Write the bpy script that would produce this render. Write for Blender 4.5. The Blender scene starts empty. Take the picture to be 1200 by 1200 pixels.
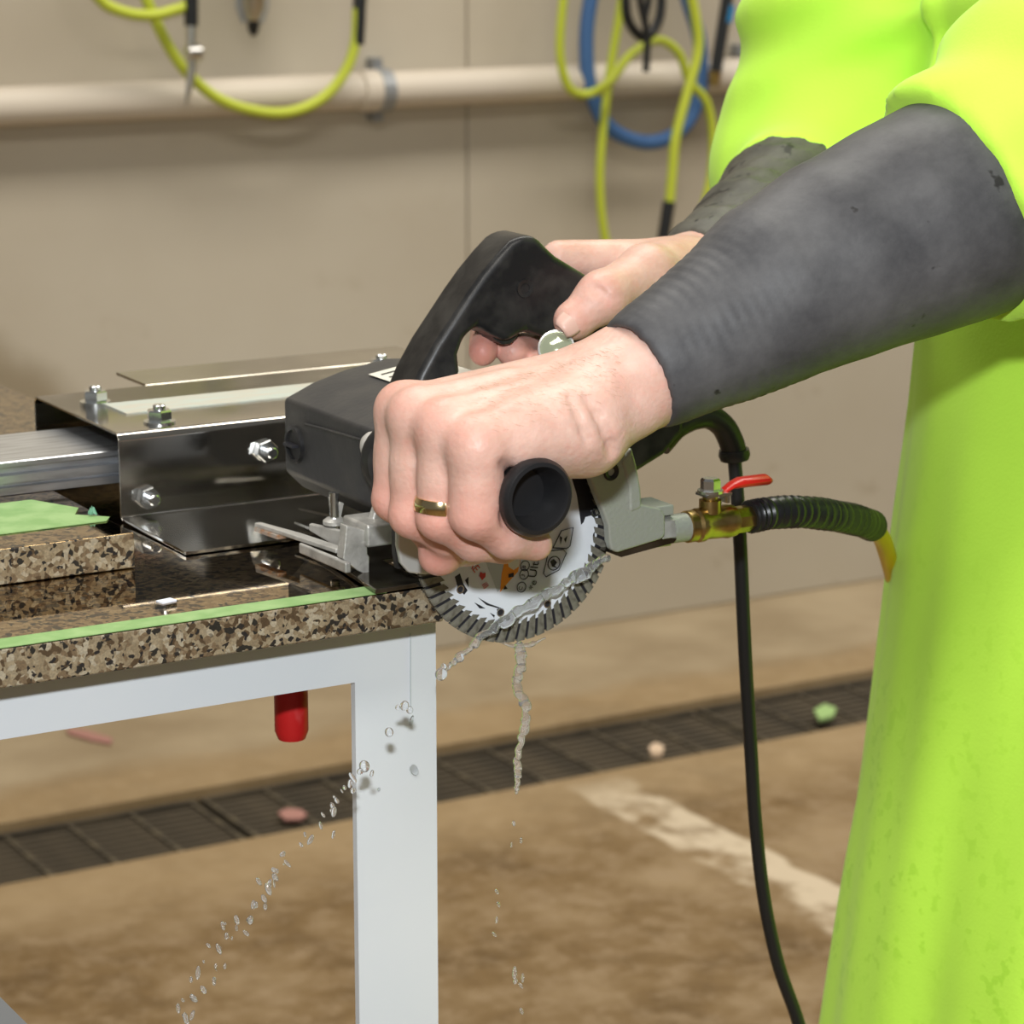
import bpy, bmesh, math, random
import numpy as np
from mathutils import Vector, Matrix

random.seed(4)
RNG = np.random.default_rng(7)
S = bpy.context.scene
COL = S.collection

# ------------------------------------------------------------------ camera
FPX, CAMH = 3200.0, 1.28
PITCH, AZ = math.atan(745 / 3200), math.radians(59.9)
fw = np.array([math.cos(PITCH) * math.cos(AZ), math.cos(PITCH) * math.sin(AZ), -math.sin(PITCH)])
rt = np.array([math.sin(AZ), -math.cos(AZ), 0.0])
up = np.cross(rt, fw)
CAM = np.array([0, 0, CAMH])
cd = bpy.data.cameras.new('camera'); cam = bpy.data.objects.new('camera', cd); COL.objects.link(cam)
cd.sensor_width = 36; cd.lens = 36 * FPX / 1200; cd.clip_start = .05; cd.clip_end = 60
cam.matrix_world = Matrix(((rt[0], up[0], -fw[0], 0), (rt[1], up[1], -fw[1], 0), (rt[2], up[2], -fw[2], CAMH), (0, 0, 0, 1)))
cd.dof.use_dof = True; cd.dof.focus_distance = 1.44; cd.dof.aperture_fstop = 15
S.camera = cam

# ------------------------------------------------------------------ light
S.view_settings.view_transform = 'Standard'; S.view_settings.look = 'None'
S.view_settings.exposure = 0.0; S.view_settings.gamma = 1
W = bpy.data.worlds.new('hall'); S.world = W; W.use_nodes = True
bg = W.node_tree.nodes['Background']; bg.inputs[0].default_value = (.80, .78, .74, 1); bg.inputs[1].default_value = .16


def area(name, loc, target, sx, sy, power, col):
    d = bpy.data.lights.new(name, 'AREA'); d.shape = 'RECTANGLE'; d.size = sx; d.size_y = sy; d.energy = power; d.color = col
    o = bpy.data.objects.new(name, d); COL.objects.link(o); o.location = loc
    o.rotation_euler = (Vector(target) - Vector(loc)).to_track_quat('-Z', 'Y').to_euler()
    return o


# unseen ceiling fixtures, all alike, hanging above the picture and facing down
for lx_, ly_ in ((1.5, 2.4), (4.6, 2.4), (-.4, -.6)):  # last one, behind the camera, is added as fill for front faces
    area('ceiling_and_fill_lamp_offscreen', (lx_, ly_, 3.6), (lx_, ly_, 0), 3.0, .8, 92, (1, .95, .86))
# the photographer's flash on top of the camera (it throws the hard shadow under the slab)
fl = np.array([0, 0, CAMH]) + up * .20 - rt * .02 + fw * .05
area('camera_flash_offscreen', tuple(fl), tuple(fl + fw * 2), .07, .045, 18.5, (.93, .97, 1))


# ------------------------------------------------------------------ pixel helpers
def ray(x, y): return fw + rt * (x - 600) / FPX + up * (600 - y) / FPX
def atD(x, y, D): return CAM + ray(x, y) * D
def on(x, y, ax, v):
    d = ray(x, y); return CAM + d * ((v - CAM[ax]) / d[ax])
def atY(x, y, Y): return on(x, y, 1, Y)
def atZ(x, y, Z): return on(x, y, 2, Z)
def proj(q):
    v = np.asarray(q) - CAM; d = v @ fw; return 600 + FPX * (v @ rt) / d, 600 - FPX * (v @ up) / d


# ------------------------------------------------------------------ materials
def mat(name, col, rough=.5, metal=0., col2=None, scale=20., lo=.4, hi=.65, detail=4., bump=0., bscale=80., trans=0., ior=1.45,
        spec=None, coat=0., sss=0., rvar=0., stretch=(1, 1, 1), sheen=0.):
    m = bpy.data.materials.new(name); m.use_nodes = True
    nt = m.node_tree; b = nt.nodes['Principled BSDF']
    b.inputs['Base Color'].default_value = (*col, 1); b.inputs['Roughness'].default_value = rough; b.inputs['Metallic'].default_value = metal
    b.inputs['IOR'].default_value = ior
    if trans: b.inputs['Transmission Weight'].default_value = trans
    if spec is not None: b.inputs['Specular IOR Level'].default_value = spec
    if coat: b.inputs['Coat Weight'].default_value = coat; b.inputs['Coat Roughness'].default_value = .12
    if sss:
        b.inputs['Subsurface Weight'].default_value = sss; b.inputs['Subsurface Radius'].default_value = (1, .35, .2); b.inputs['Subsurface Scale'].default_value = .004
    if sheen: b.inputs['Sheen Weight'].default_value = sheen
    tc = nt.nodes.new('ShaderNodeTexCoord'); mp = nt.nodes.new('ShaderNodeMapping'); mp.inputs['Scale'].default_value = stretch
    nt.links.new(tc.outputs['Object'], mp.inputs[0])
    m['vec'] = mp.name
    if col2:
        n = nt.nodes.new('ShaderNodeTexNoise'); n.inputs['Scale'].default_value = scale; n.inputs['Detail'].default_value = detail
        r = nt.nodes.new('ShaderNodeValToRGB'); r.color_ramp.elements[0].position = lo; r.color_ramp.elements[1].position = hi
        r.color_ramp.elements[0].color = (*col, 1); r.color_ramp.elements[1].color = (*col2, 1)
        nt.links.new(mp.outputs[0], n.inputs['Vector']); nt.links.new(n.outputs[0], r.inputs[0]); nt.links.new(r.outputs[0], b.inputs['Base Color'])
        if rvar:
            mr = nt.nodes.new('ShaderNodeMapRange'); mr.inputs[1].default_value = .3; mr.inputs[2].default_value = .7
            mr.inputs[3].default_value = rough; mr.inputs[4].default_value = rough + rvar
            nt.links.new(n.outputs[0], mr.inputs[0]); nt.links.new(mr.outputs[0], b.inputs['Roughness'])
    if bump:
        n2 = nt.nodes.new('ShaderNodeTexNoise'); n2.inputs['Scale'].default_value = bscale; n2.inputs['Detail'].default_value = 5
        bp = nt.nodes.new('ShaderNodeBump'); bp.inputs['Strength'].default_value = bump; bp.inputs['Distance'].default_value = .002
        nt.links.new(mp.outputs[0], n2.inputs['Vector']); nt.links.new(n2.outputs[0], bp.inputs['Height']); nt.links.new(bp.outputs[0], b.inputs['Normal'])
    return m


def N(m, kind, **kw):
    n = m.node_tree.nodes.new(kind)
    for k, v in kw.items():
        if k in n.inputs: n.inputs[k].default_value = v
        else: setattr(n, k, v)
    return n
def LK(m, a, b): m.node_tree.links.new(a, b)
def base_in(m): return m.node_tree.nodes['Principled BSDF'].inputs['Base Color']
def vecout(m): return m.node_tree.nodes[m['vec']].outputs[0]
def mixcol(m, fac, a, b, blend='MIX'):
    n = N(m, 'ShaderNodeMix', data_type='RGBA', blend_type=blend)
    for s, v in ((n.inputs[0], fac), (n.inputs[6], a), (n.inputs[7], b)):
        if hasattr(v, 'is_linked'): LK(m, v, s)
        else: s.default_value = v if not isinstance(v, tuple) else (*v, 1)
    return n.outputs[2]
def ramp(m, src, stops, interp='LINEAR'):
    r = N(m, 'ShaderNodeValToRGB'); cr = r.color_ramp; cr.interpolation = interp
    while len(cr.elements) < len(stops): cr.elements.new(.5)
    for e, (p, c) in zip(cr.elements, stops):
        e.position = p; e.color = (*c, 1) if isinstance(c, tuple) else (c, c, c, 1)
    LK(m, src, r.inputs[0]); return r.outputs[0]
def noise(m, scale, detail=4, rough=.5, vec=None):
    n = N(m, 'ShaderNodeTexNoise'); n.inputs['Scale'].default_value = scale; n.inputs['Detail'].default_value = detail; n.inputs['Roughness'].default_value = rough
    LK(m, vec if vec is not None else vecout(m), n.inputs['Vector']); return n.outputs[0]
def math_(m, op, a, b=None):
    n = N(m, 'ShaderNodeMath', operation=op)
    for s, v in ((n.inputs[0], a), (n.inputs[1], b)):
        if v is None: continue
        if hasattr(v, 'is_linked'): LK(m, v, s)
        else: s.default_value = v
    return n.outputs[0]


M = {}
# wall paint: warm beige with stains
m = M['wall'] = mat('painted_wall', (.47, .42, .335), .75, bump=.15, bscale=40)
c1 = ramp(m, noise(m, 1.3, 5), [(.35, (.46, .40, .31)), (.65, (.53, .48, .39))])
st = ramp(m, noise(m, 9, 3, .6), [(.66, 0.), (.74, 1.)])
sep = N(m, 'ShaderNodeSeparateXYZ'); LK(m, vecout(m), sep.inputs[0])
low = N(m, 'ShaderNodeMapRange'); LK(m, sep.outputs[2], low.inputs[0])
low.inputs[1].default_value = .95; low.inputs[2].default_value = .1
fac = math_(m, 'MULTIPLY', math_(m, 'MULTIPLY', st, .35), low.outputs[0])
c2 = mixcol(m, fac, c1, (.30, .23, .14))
c3 = c2
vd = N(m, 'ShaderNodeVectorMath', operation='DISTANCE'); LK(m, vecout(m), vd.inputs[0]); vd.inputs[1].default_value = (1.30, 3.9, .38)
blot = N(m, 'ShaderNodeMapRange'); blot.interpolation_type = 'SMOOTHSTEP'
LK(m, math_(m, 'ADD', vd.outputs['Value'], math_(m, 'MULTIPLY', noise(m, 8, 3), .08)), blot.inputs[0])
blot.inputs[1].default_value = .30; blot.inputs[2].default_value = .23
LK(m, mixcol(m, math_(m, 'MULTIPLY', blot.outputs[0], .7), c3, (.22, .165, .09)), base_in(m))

# concrete floor with mud stains and a worn painted stripe
m = M['floor'] = mat('stained_concrete', (.3, .22, .13), .5, bump=.2, bscale=30)
n1 = noise(m, 3.4, 7, .65)
c1 = ramp(m, n1, [(.34, (.085, .047, .015)), (.5, (.175, .108, .042)), (.66, (.29, .205, .11))])
c1 = mixcol(m, ramp(m, noise(m, 21, 6, .7), [(.46, 0.), (.68, .8)]), c1, (.30, .215, .125))
sep = N(m, 'ShaderNodeSeparateXYZ'); LK(m, vecout(m), sep.inputs[0])
wob = math_(m, 'ADD', sep.outputs[1], math_(m, 'MULTIPLY', math_(m, 'SUBTRACT', noise(m, 2.6, 4), .5), .28))
dry = N(m, 'ShaderNodeMapRange'); LK(m, wob, dry.inputs[0]); dry.inputs[1].default_value = 3.56; dry.inputs[2].default_value = 3.64
c2 = mixcol(m, dry.outputs[0], c1, ramp(m, noise(m, 5, 5), [(.3, (.28, .21, .125)), (.7, (.41, .325, .21))]))
near = N(m, 'ShaderNodeMapRange'); LK(m, wob, near.inputs[0]); near.inputs[1].default_value = 2.98; near.inputs[2].default_value = 3.14
lip = math_(m, 'MULTIPLY', near.outputs[0], math_(m, 'SUBTRACT', 1.0, dry.outputs[0]))
c3 = mixcol(m, math_(m, 'MULTIPLY', lip, .55), c2, (.40, .29, .16))
dx = math_(m, 'ABSOLUTE', math_(m, 'SUBTRACT', math_(m, 'ADD', sep.outputs[0], math_(m, 'MULTIPLY', math_(m, 'SUBTRACT', noise(m, 12, 3), .5), .03)), 1.995))
sx = N(m, 'ShaderNodeMapRange'); LK(m, dx, sx.inputs[0]); sx.inputs[1].default_value = .055; sx.inputs[2].default_value = .045
wear = ramp(m, noise(m, 7, 5, .6), [(.40, 0.), (.52, 1.)])
ymask = N(m, 'ShaderNodeMapRange'); LK(m, sep.outputs[1], ymask.inputs[0]); ymask.inputs[1].default_value = 3.22; ymask.inputs[2].default_value = 3.12
pf = math_(m, 'MULTIPLY', math_(m, 'MULTIPLY', sx.outputs[0], wear), math_(m, 'MULTIPLY', ymask.outputs[0], .85))
LK(m, mixcol(m, pf, c3, (.62, .52, .38)), base_in(m))
rr = N(m, 'ShaderNodeMapRange'); LK(m, n1, rr.inputs[0]); rr.inputs[1].default_value = .3; rr.inputs[2].default_value = .7; rr.inputs[3].default_value = .42; rr.inputs[4].default_value = .75
LK(m, rr.outputs[0], m.node_tree.nodes['Principled BSDF'].inputs['Roughness'])


# granite: angular crystals of several colours
def granite(name, rough, fine):
    m = mat(name, (.3, .25, .18), rough, coat=0)
    w = N(m, 'ShaderNodeTexNoise'); w.inputs['Scale'].default_value = 140; LK(m, vecout(m), w.inputs['Vector'])
    va = N(m, 'ShaderNodeVectorMath', operation='MULTIPLY_ADD'); LK(m, w.outputs['Color'], va.inputs[0]); va.inputs[1].default_value = (.006,) * 3
    LK(m, vecout(m), va.inputs[2])
    def vor(s, feat='F1'):
        v = N(m, 'ShaderNodeTexVoronoi', feature=feat); v.inputs['Scale'].default_value = s; LK(m, va.outputs[0], v.inputs['Vector']); return v
    v = vor(370 if not fine else 300); sp = N(m, 'ShaderNodeSeparateColor'); LK(m, v.outputs['Color'], sp.inputs[0])
    if fine:
        stops = [(0, (.05, .035, .02)), (.10, (.16, .10, .05)), (.28, (.36, .26, .14)), (.6, (.46, .345, .19)), (.85, (.52, .41, .25))]
    else:
        stops = [(0, (.022, .020, .017)), (.07, (.075, .050, .028)), (.20, (.15, .108, .066)), (.36, (.215, .172, .112)), (.62, (.262, .218, .148)), (.84, (.33, .295, .225))]
    c = ramp(m, sp.outputs[0], stops, 'CONSTANT')
    sm = vor(480); sp2 = N(m, 'ShaderNodeSeparateColor'); LK(m, sm.outputs['Color'], sp2.inputs[0])
    c = mixcol(m, ramp(m, sp2.outputs[1], [(.90, 0.), (.92, 1.)]), c, (.02, .018, .018))
    c = mixcol(m, .35, c, ramp(m, noise(m, 900, 3), [(.3, (.1, .08, .05)), (.7, (.7, .62, .5))]), 'OVERLAY')
    LK(m, c, base_in(m))
    return m
M['granite'] = granite('granite_sawn', .42, False)
M['granite_top'] = granite('granite_polished', .03, True)
M['granite_top'].node_tree.nodes['Principled BSDF'].inputs['Metallic'].default_value = 1.0

# neoprene arm sleeve
def neoprene(name, c_a, c_b, spots):
    m = mat(name, c_a, .55, bump=.18 + spots * 3, bscale=120 - spots * 500, spec=.35)
    c = ramp(m, noise(m, 22, 6, .65), [(.3, c_a), (.72, c_b)])
    sc = N(m, 'ShaderNodeTexWave', wave_type='BANDS', bands_direction='DIAGONAL'); sc.inputs['Scale'].default_value = 60; sc.inputs['Distortion'].default_value = 14; sc.inputs['Detail'].default_value = 3
    LK(m, vecout(m), sc.inputs[0])
    c = mixcol(m, math_(m, 'MULTIPLY', ramp(m, sc.outputs[1], [(.9, 0.), (1., 1.)]), .0), c, (.25, .25, .25))
    c = mixcol(m, ramp(m, noise(m, 75, 3), [(.70 - spots, 0.), (.75 - spots, .85)]), c, (.012, .011, .011))
    LK(m, c, base_in(m)); return m
M['neoprene'] = neoprene('neoprene_grey', (.040, .040, .044), (.108, .107, .110), .0)
M['neoprene_wet'] = neoprene('neoprene_dirty', (.040, .039, .033), (.12, .115, .095), .13)

# skin, with redness from a vertex attribute
m = M['skin'] = mat('skin', (.66, .42, .32), .43, sss=.18, bump=.22, bscale=330, spec=.4)
at = N(m, 'ShaderNodeAttribute'); at.attribute_name = 'red'
c = ramp(m, noise(m, 60, 5, .6), [(.3, (.57, .345, .275)), (.7, (.67, .45, .375))])
c = mixcol(m, ramp(m, noise(m, 130, 3, .6), [(.52, 0.), (.70, .30)]), c, (.66, .30, .24))
c = mixcol(m, at.outputs['Fac'], c, (.62, .22, .17))
LK(m, c, base_in(m))
M['nail'] = mat('nail', (.63, .40, .33), .33)

# high-visibility cloth with small wet spots towards the hem
m = M['hivis'] = mat('hivis_cloth', (.60, .95, .02), .8, bump=.12, bscale=500, sheen=.1, spec=.2)
sep = N(m, 'ShaderNodeSeparateXYZ'); LK(m, vecout(m), sep.inputs[0])
zz = N(m, 'ShaderNodeMapRange'); LK(m, sep.outputs[2], zz.inputs[0]); zz.inputs[1].default_value = .98; zz.inputs[2].default_value = .6
sp = ramp(m, noise(m, 95, 2, .5), [(.57, 0.), (.62, 1.)])
f = math_(m, 'MULTIPLY', math_(m, 'MULTIPLY', sp, ramp(m, noise(m, 13, 3), [(.42, .1), (.6, 1.)])), math_(m, 'MULTIPLY', zz.outputs[0], .55))
LK(m, mixcol(m, f, (.555, .95, .085), (.39, .78, .04)), base_in(m))

M['white_paint'] = mat('white_enamel', (.67, .71, .75), .38, col2=(.71, .74, .77), scale=9, bump=.03)
M['green_tape'] = mat('green_tape', (.19, .34, .115), .55, col2=(.27, .42, .17), scale=60, bump=.12, bscale=200)
M['steel'] = mat('polished_steel', (.56, .54, .50), .09, 1, col2=(.48, .46, .42), scale=18, rvar=.10, bump=.02, bscale=60)
M['zinc'] = mat('zinc_bolt', (.72, .74, .75), .22, 1)
M['alu'] = mat('brushed_aluminium', (.62, .64, .67), .38, 1, col2=(.45, .46, .48), scale=30, bump=.05, stretch=(1, 8, 8))
M['cast'] = mat('cast_aluminium', (.52, .51, .48), .42, .5, col2=(.33, .32, .30), scale=70, bump=.25, bscale=300)
M['wet_steel'] = mat('wet_dark_steel', (.20, .18, .15), .1, .9, col2=(.10, .085, .06), scale=60)
M['rust'] = mat('rusty_steel', (.42, .20, .08), .4, .5, col2=(.5, .45, .4), scale=200)
M['black_plastic'] = mat('black_plastic', (.011, .011, .012), .36, spec=.35, col2=(.03, .029, .028), scale=60, bump=.06, bscale=200)
M['motor'] = mat('motor_grey', (.026, .026, .028), .5, col2=(.044, .042, .040), scale=35, bump=.1, bscale=260)
M['rubber'] = mat('black_rubber', (.013, .013, .014), .33, bump=.05)
M['guard'] = mat('guard_paint', (.36, .38, .33), .48, .25, bump=.22, bscale=500)
M['brass'] = mat('brass', (.55, .40, .17), .3, 1, col2=(.38, .26, .10), scale=90, bump=.12, bscale=200)
M['red'] = mat('red_vinyl', (.62, .02, .012), .28, col2=(.45, .012, .01), scale=30)
M['red_grip'] = mat('red_grip', (.52, .012, .014), .42, col2=(.60, .10, .10), scale=45, lo=.6, hi=.8)
M['yellow'] = mat('yellow_hose', (.85, .52, .01), .4)
M['gold'] = mat('gold', (.80, .64, .36), .14, 1)
M['blade_white'] = mat('blade_print_white', (.74, .78, .83), .35, col2=(.66, .70, .75), scale=40)
M['tooth'] = mat('diamond_rim', (.24, .23, .19), .5, .3, col2=(.15, .14, .115), scale=260, bump=.3, bscale=500)
M['ink'] = mat('black_ink', (.02, .02, .025), .4)
M['orange'] = mat('orange_print', (.85, .30, .02), .4)
M['redink'] = mat('red_print', (.55, .05, .04), .4)
M['greyink'] = mat('grey_print', (.50, .54, .56), .4)
M['cream'] = mat('label_cream', (.70, .68, .60), .5)
M['masking'] = mat('masking_tape', (.46, .43, .36), .6, col2=(.42, .47, .43), scale=40, stretch=(1, 6, 1))
M['pipe'] = mat('pipe_paint', (.62, .55, .46), .5, col2=(.60, .53, .44), scale=6)
M['grey_metal'] = mat('grey_metal', (.30, .31, .32), .5, .4)
M['lime'] = mat('lime_hose', (.50, .57, .05), .42)
M['blue'] = mat('blue_hose', (.06, .15, .36), .55, bump=.3, bscale=120)
M['chrome'] = mat('chrome', (.62, .61, .59), .3, 1)
M['cast_iron'] = mat('drain_iron', (.045, .036, .024), .75, .0, col2=(.085, .066, .042), scale=12, bump=.2)
M['trench'] = mat('trench_mud', (.11, .085, .05), .7, col2=(.15, .115, .07), scale=8)
M['bar'] = mat('drain_bar', (.10, .08, .05), .7, col2=(.05, .04, .026), scale=30)
M['pink'] = mat('pink_scrap', (.40, .20, .17), .6)
M['leaf'] = mat('green_scrap', (.34, .52, .20), .6)
M['paper'] = mat('paper', (.72, .76, .86), .6)
M['beige_scrap'] = mat('beige_scrap', (.66, .50, .36), .6)
M['trousers'] = mat('dark_trousers', (.05, .055, .07), .8, bump=.2)
M['boot'] = mat('boot_rubber', (.03, .03, .03), .45)
M['hair'] = mat('hair', (.12, .075, .04), .6, bump=.6, bscale=300)
M['water'] = mat('water', (.95, .97, 1), .02, trans=.90, ior=1.33)
M['lug'] = mat('lug_aluminium', (.56, .57, .56), .33, .45, bump=.05)
M['wet_film'] = mat('glass_dial', (.55, .60, .42), .08, .6)


# ------------------------------------------------------------------ object helpers
def link(name, me, material, parent=None, smooth=None):
    if material is not None: me.materials.append(material)
    o = bpy.data.objects.new(name, me); COL.objects.link(o)
    if parent is not None:
        o.parent = parent; o.matrix_parent_inverse = WM[parent.name].inverted() if parent.name in WM else Matrix.Identity(4)
    WM[o.name] = Matrix.Identity(4)
    return o
WM = {}
def thing(name, loc, label, cat, group=None):
    o = bpy.data.objects.new(name, None); COL.objects.link(o); o.location = Vector(loc); o.empty_display_size = .05
    WM[o.name] = Matrix.Translation(Vector(loc))
    return tag(o, label, cat, group)
def tag(o, label, cat, group=None):
    o['label'] = label; o['category'] = cat
    if group: o['group'] = group
    return o
def struct(o): o['kind'] = 'structure'; return o
V = Vector


def catmull(pts, n=8):
    pts = [np.asarray(p, float) for p in pts]
    if len(pts) < 3: return pts
    P_ = [2 * pts[0] - pts[1]] + pts + [2 * pts[-1] - pts[-2]]
    out = []
    for i in range(1, len(P_) - 2):
        p0, p1, p2, p3 = P_[i - 1:i + 3]
        for j in range(n):
            t = j / n
            out.append(.5 * (2 * p1 + (p2 - p0) * t + (2 * p0 - 5 * p1 + 4 * p2 - p3) * t * t + (3 * p1 - p0 - 3 * p2 + p3) * t ** 3))
    out.append(pts[-1]); return out


class MB:
    def __init__(s): s.bm = bmesh.new()
    def quad(s, *p):
        return s.bm.faces.new([s.bm.verts.new(V(q)) for q in p])
    def box(s, lo, hi, mtx=None, bevel=0):
        r = bmesh.ops.create_cube(s.bm, size=1)
        lo, hi = V(lo), V(hi)
        for v in r['verts']:
            v.co = V((lo[i] + (v.co[i] + .5) * (hi[i] - lo[i]) for i in range(3)))
            if mtx: v.co = mtx @ v.co
        if bevel:
            es = list({e for v in r['verts'] for e in v.link_edges})
            bmesh.ops.bevel(s.bm, geom=es, offset=bevel, segments=3, affect='EDGES', profile=.5)
        return s
    def tube(s, pts, r, seg=12, caps=True, smooth=0, n=6):
        rs = r if isinstance(r, (list, tuple)) else None
        if smooth:
            k = len(pts); pts = catmull(pts, n)
            if rs: rs = list(np.interp(np.linspace(0, k - 1, len(pts)), range(k), rs))
        pts = [V(p) for p in pts]; L = len(pts)
        if not rs: rs = [r] * L
        t0 = (pts[1] - pts[0]).normalized(); nrm = t0.orthogonal().normalized(); rings = []
        for i, p in enumerate(pts):
            t = (pts[min(i + 1, L - 1)] - pts[max(i - 1, 0)])
            t = t.normalized() if t.length > 1e-9 else t0
            nrm = (nrm - t * nrm.dot(t)).normalized(); b = t.cross(nrm)
            rings.append([s.bm.verts.new(p + (nrm * math.cos(a) + b * math.sin(a)) * rs[i]) for a in [2 * math.pi * j / seg for j in range(seg)]])
        for a, b in zip(rings, rings[1:]):
            for j in range(seg): s.bm.faces.new((a[j], a[(j + 1) % seg], b[(j + 1) % seg], b[j]))
        if caps: s.bm.faces.new(rings[0][::-1]); s.bm.faces.new(rings[-1])
        return s
    def lathe(s, prof, org, axis, seg=24):           # prof: (radius, along)
        ax = V(axis).normalized(); u = ax.orthogonal().normalized(); w = ax.cross(u); org = V(org); rings = []
        for r, h in prof:
            if r < 1e-6: rings.append([s.bm.verts.new(org + ax * h)])
            else: rings.append([s.bm.verts.new(org + ax * h + (u * math.cos(a) + w * math.sin(a)) * r) for a in [2 * math.pi * (j + .5) / seg for j in range(seg)]])
        for a, b in zip(rings, rings[1:]):
            for j in range(seg):
                k = (j + 1) % seg
                if len(a) == 1 and len(b) == 1: continue
                if len(a) == 1: s.bm.faces.new((a[0], b[k], b[j]))
                elif len(b) == 1: s.bm.faces.new((a[j], a[k], b[0]))
                else: s.bm.faces.new((a[j], a[k], b[k], b[j]))
        return s
    def prism(s, poly, vec):
        vec = V(vec); a = [s.bm.verts.new(V(p)) for p in poly]; b = [s.bm.verts.new(V(p) + vec) for p in poly]
        s.bm.faces.new(a); s.bm.faces.new(b[::-1])
        n = len(a)
        for i in range(n): s.bm.faces.new((a[(i + 1) % n], a[i], b[i], b[(i + 1) % n]))
        return s
    def sphere(s, c, r, sc=(1, 1, 1), u=16, v=10):
        q = bmesh.ops.create_uvsphere(s.bm, u_segments=u, v_segments=v, radius=r)
        for w in q['verts']: w.co = V((w.co[i] * sc[i] + c[i] for i in range(3)))
        return s
    def build(s, name, material, parent=None, smooth=True, bevel=0, seg=3, ang=35):
        bmesh.ops.recalc_face_normals(s.bm, faces=s.bm.faces)
        me = bpy.data.meshes.new(name); 
        for f in s.bm.faces: f.smooth = smooth
        if smooth:
            for e in s.bm.edges:
                if len(e.link_faces) == 2 and e.calc_face_angle(0) > math.radians(ang): e.smooth = False
        s.bm.to_mesh(me); s.bm.free()
        o = link(name, me, material, parent)
        if bevel:
            b = o.modifiers.new('bevel', 'BEVEL'); b.width = bevel; b.segments = seg; b.limit_method = 'ANGLE'; b.angle_limit = math.radians(30)
            for p in me.polygons: p.use_smooth = True
            for e in me.edges: e.use_edge_sharp = False
            b.harden_normals = True
        return o


# ------------------------------------------------------------------ distance-field modelling for organic shapes
def smin(a, b, k):
    if k <= 0: return np.minimum(a, b)
    h = np.maximum(k - np.abs(a - b), 0) / k
    return np.minimum(a, b) - h * h * k * .25
def smax(a, b, k): return -smin(-a, -b, k)


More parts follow.
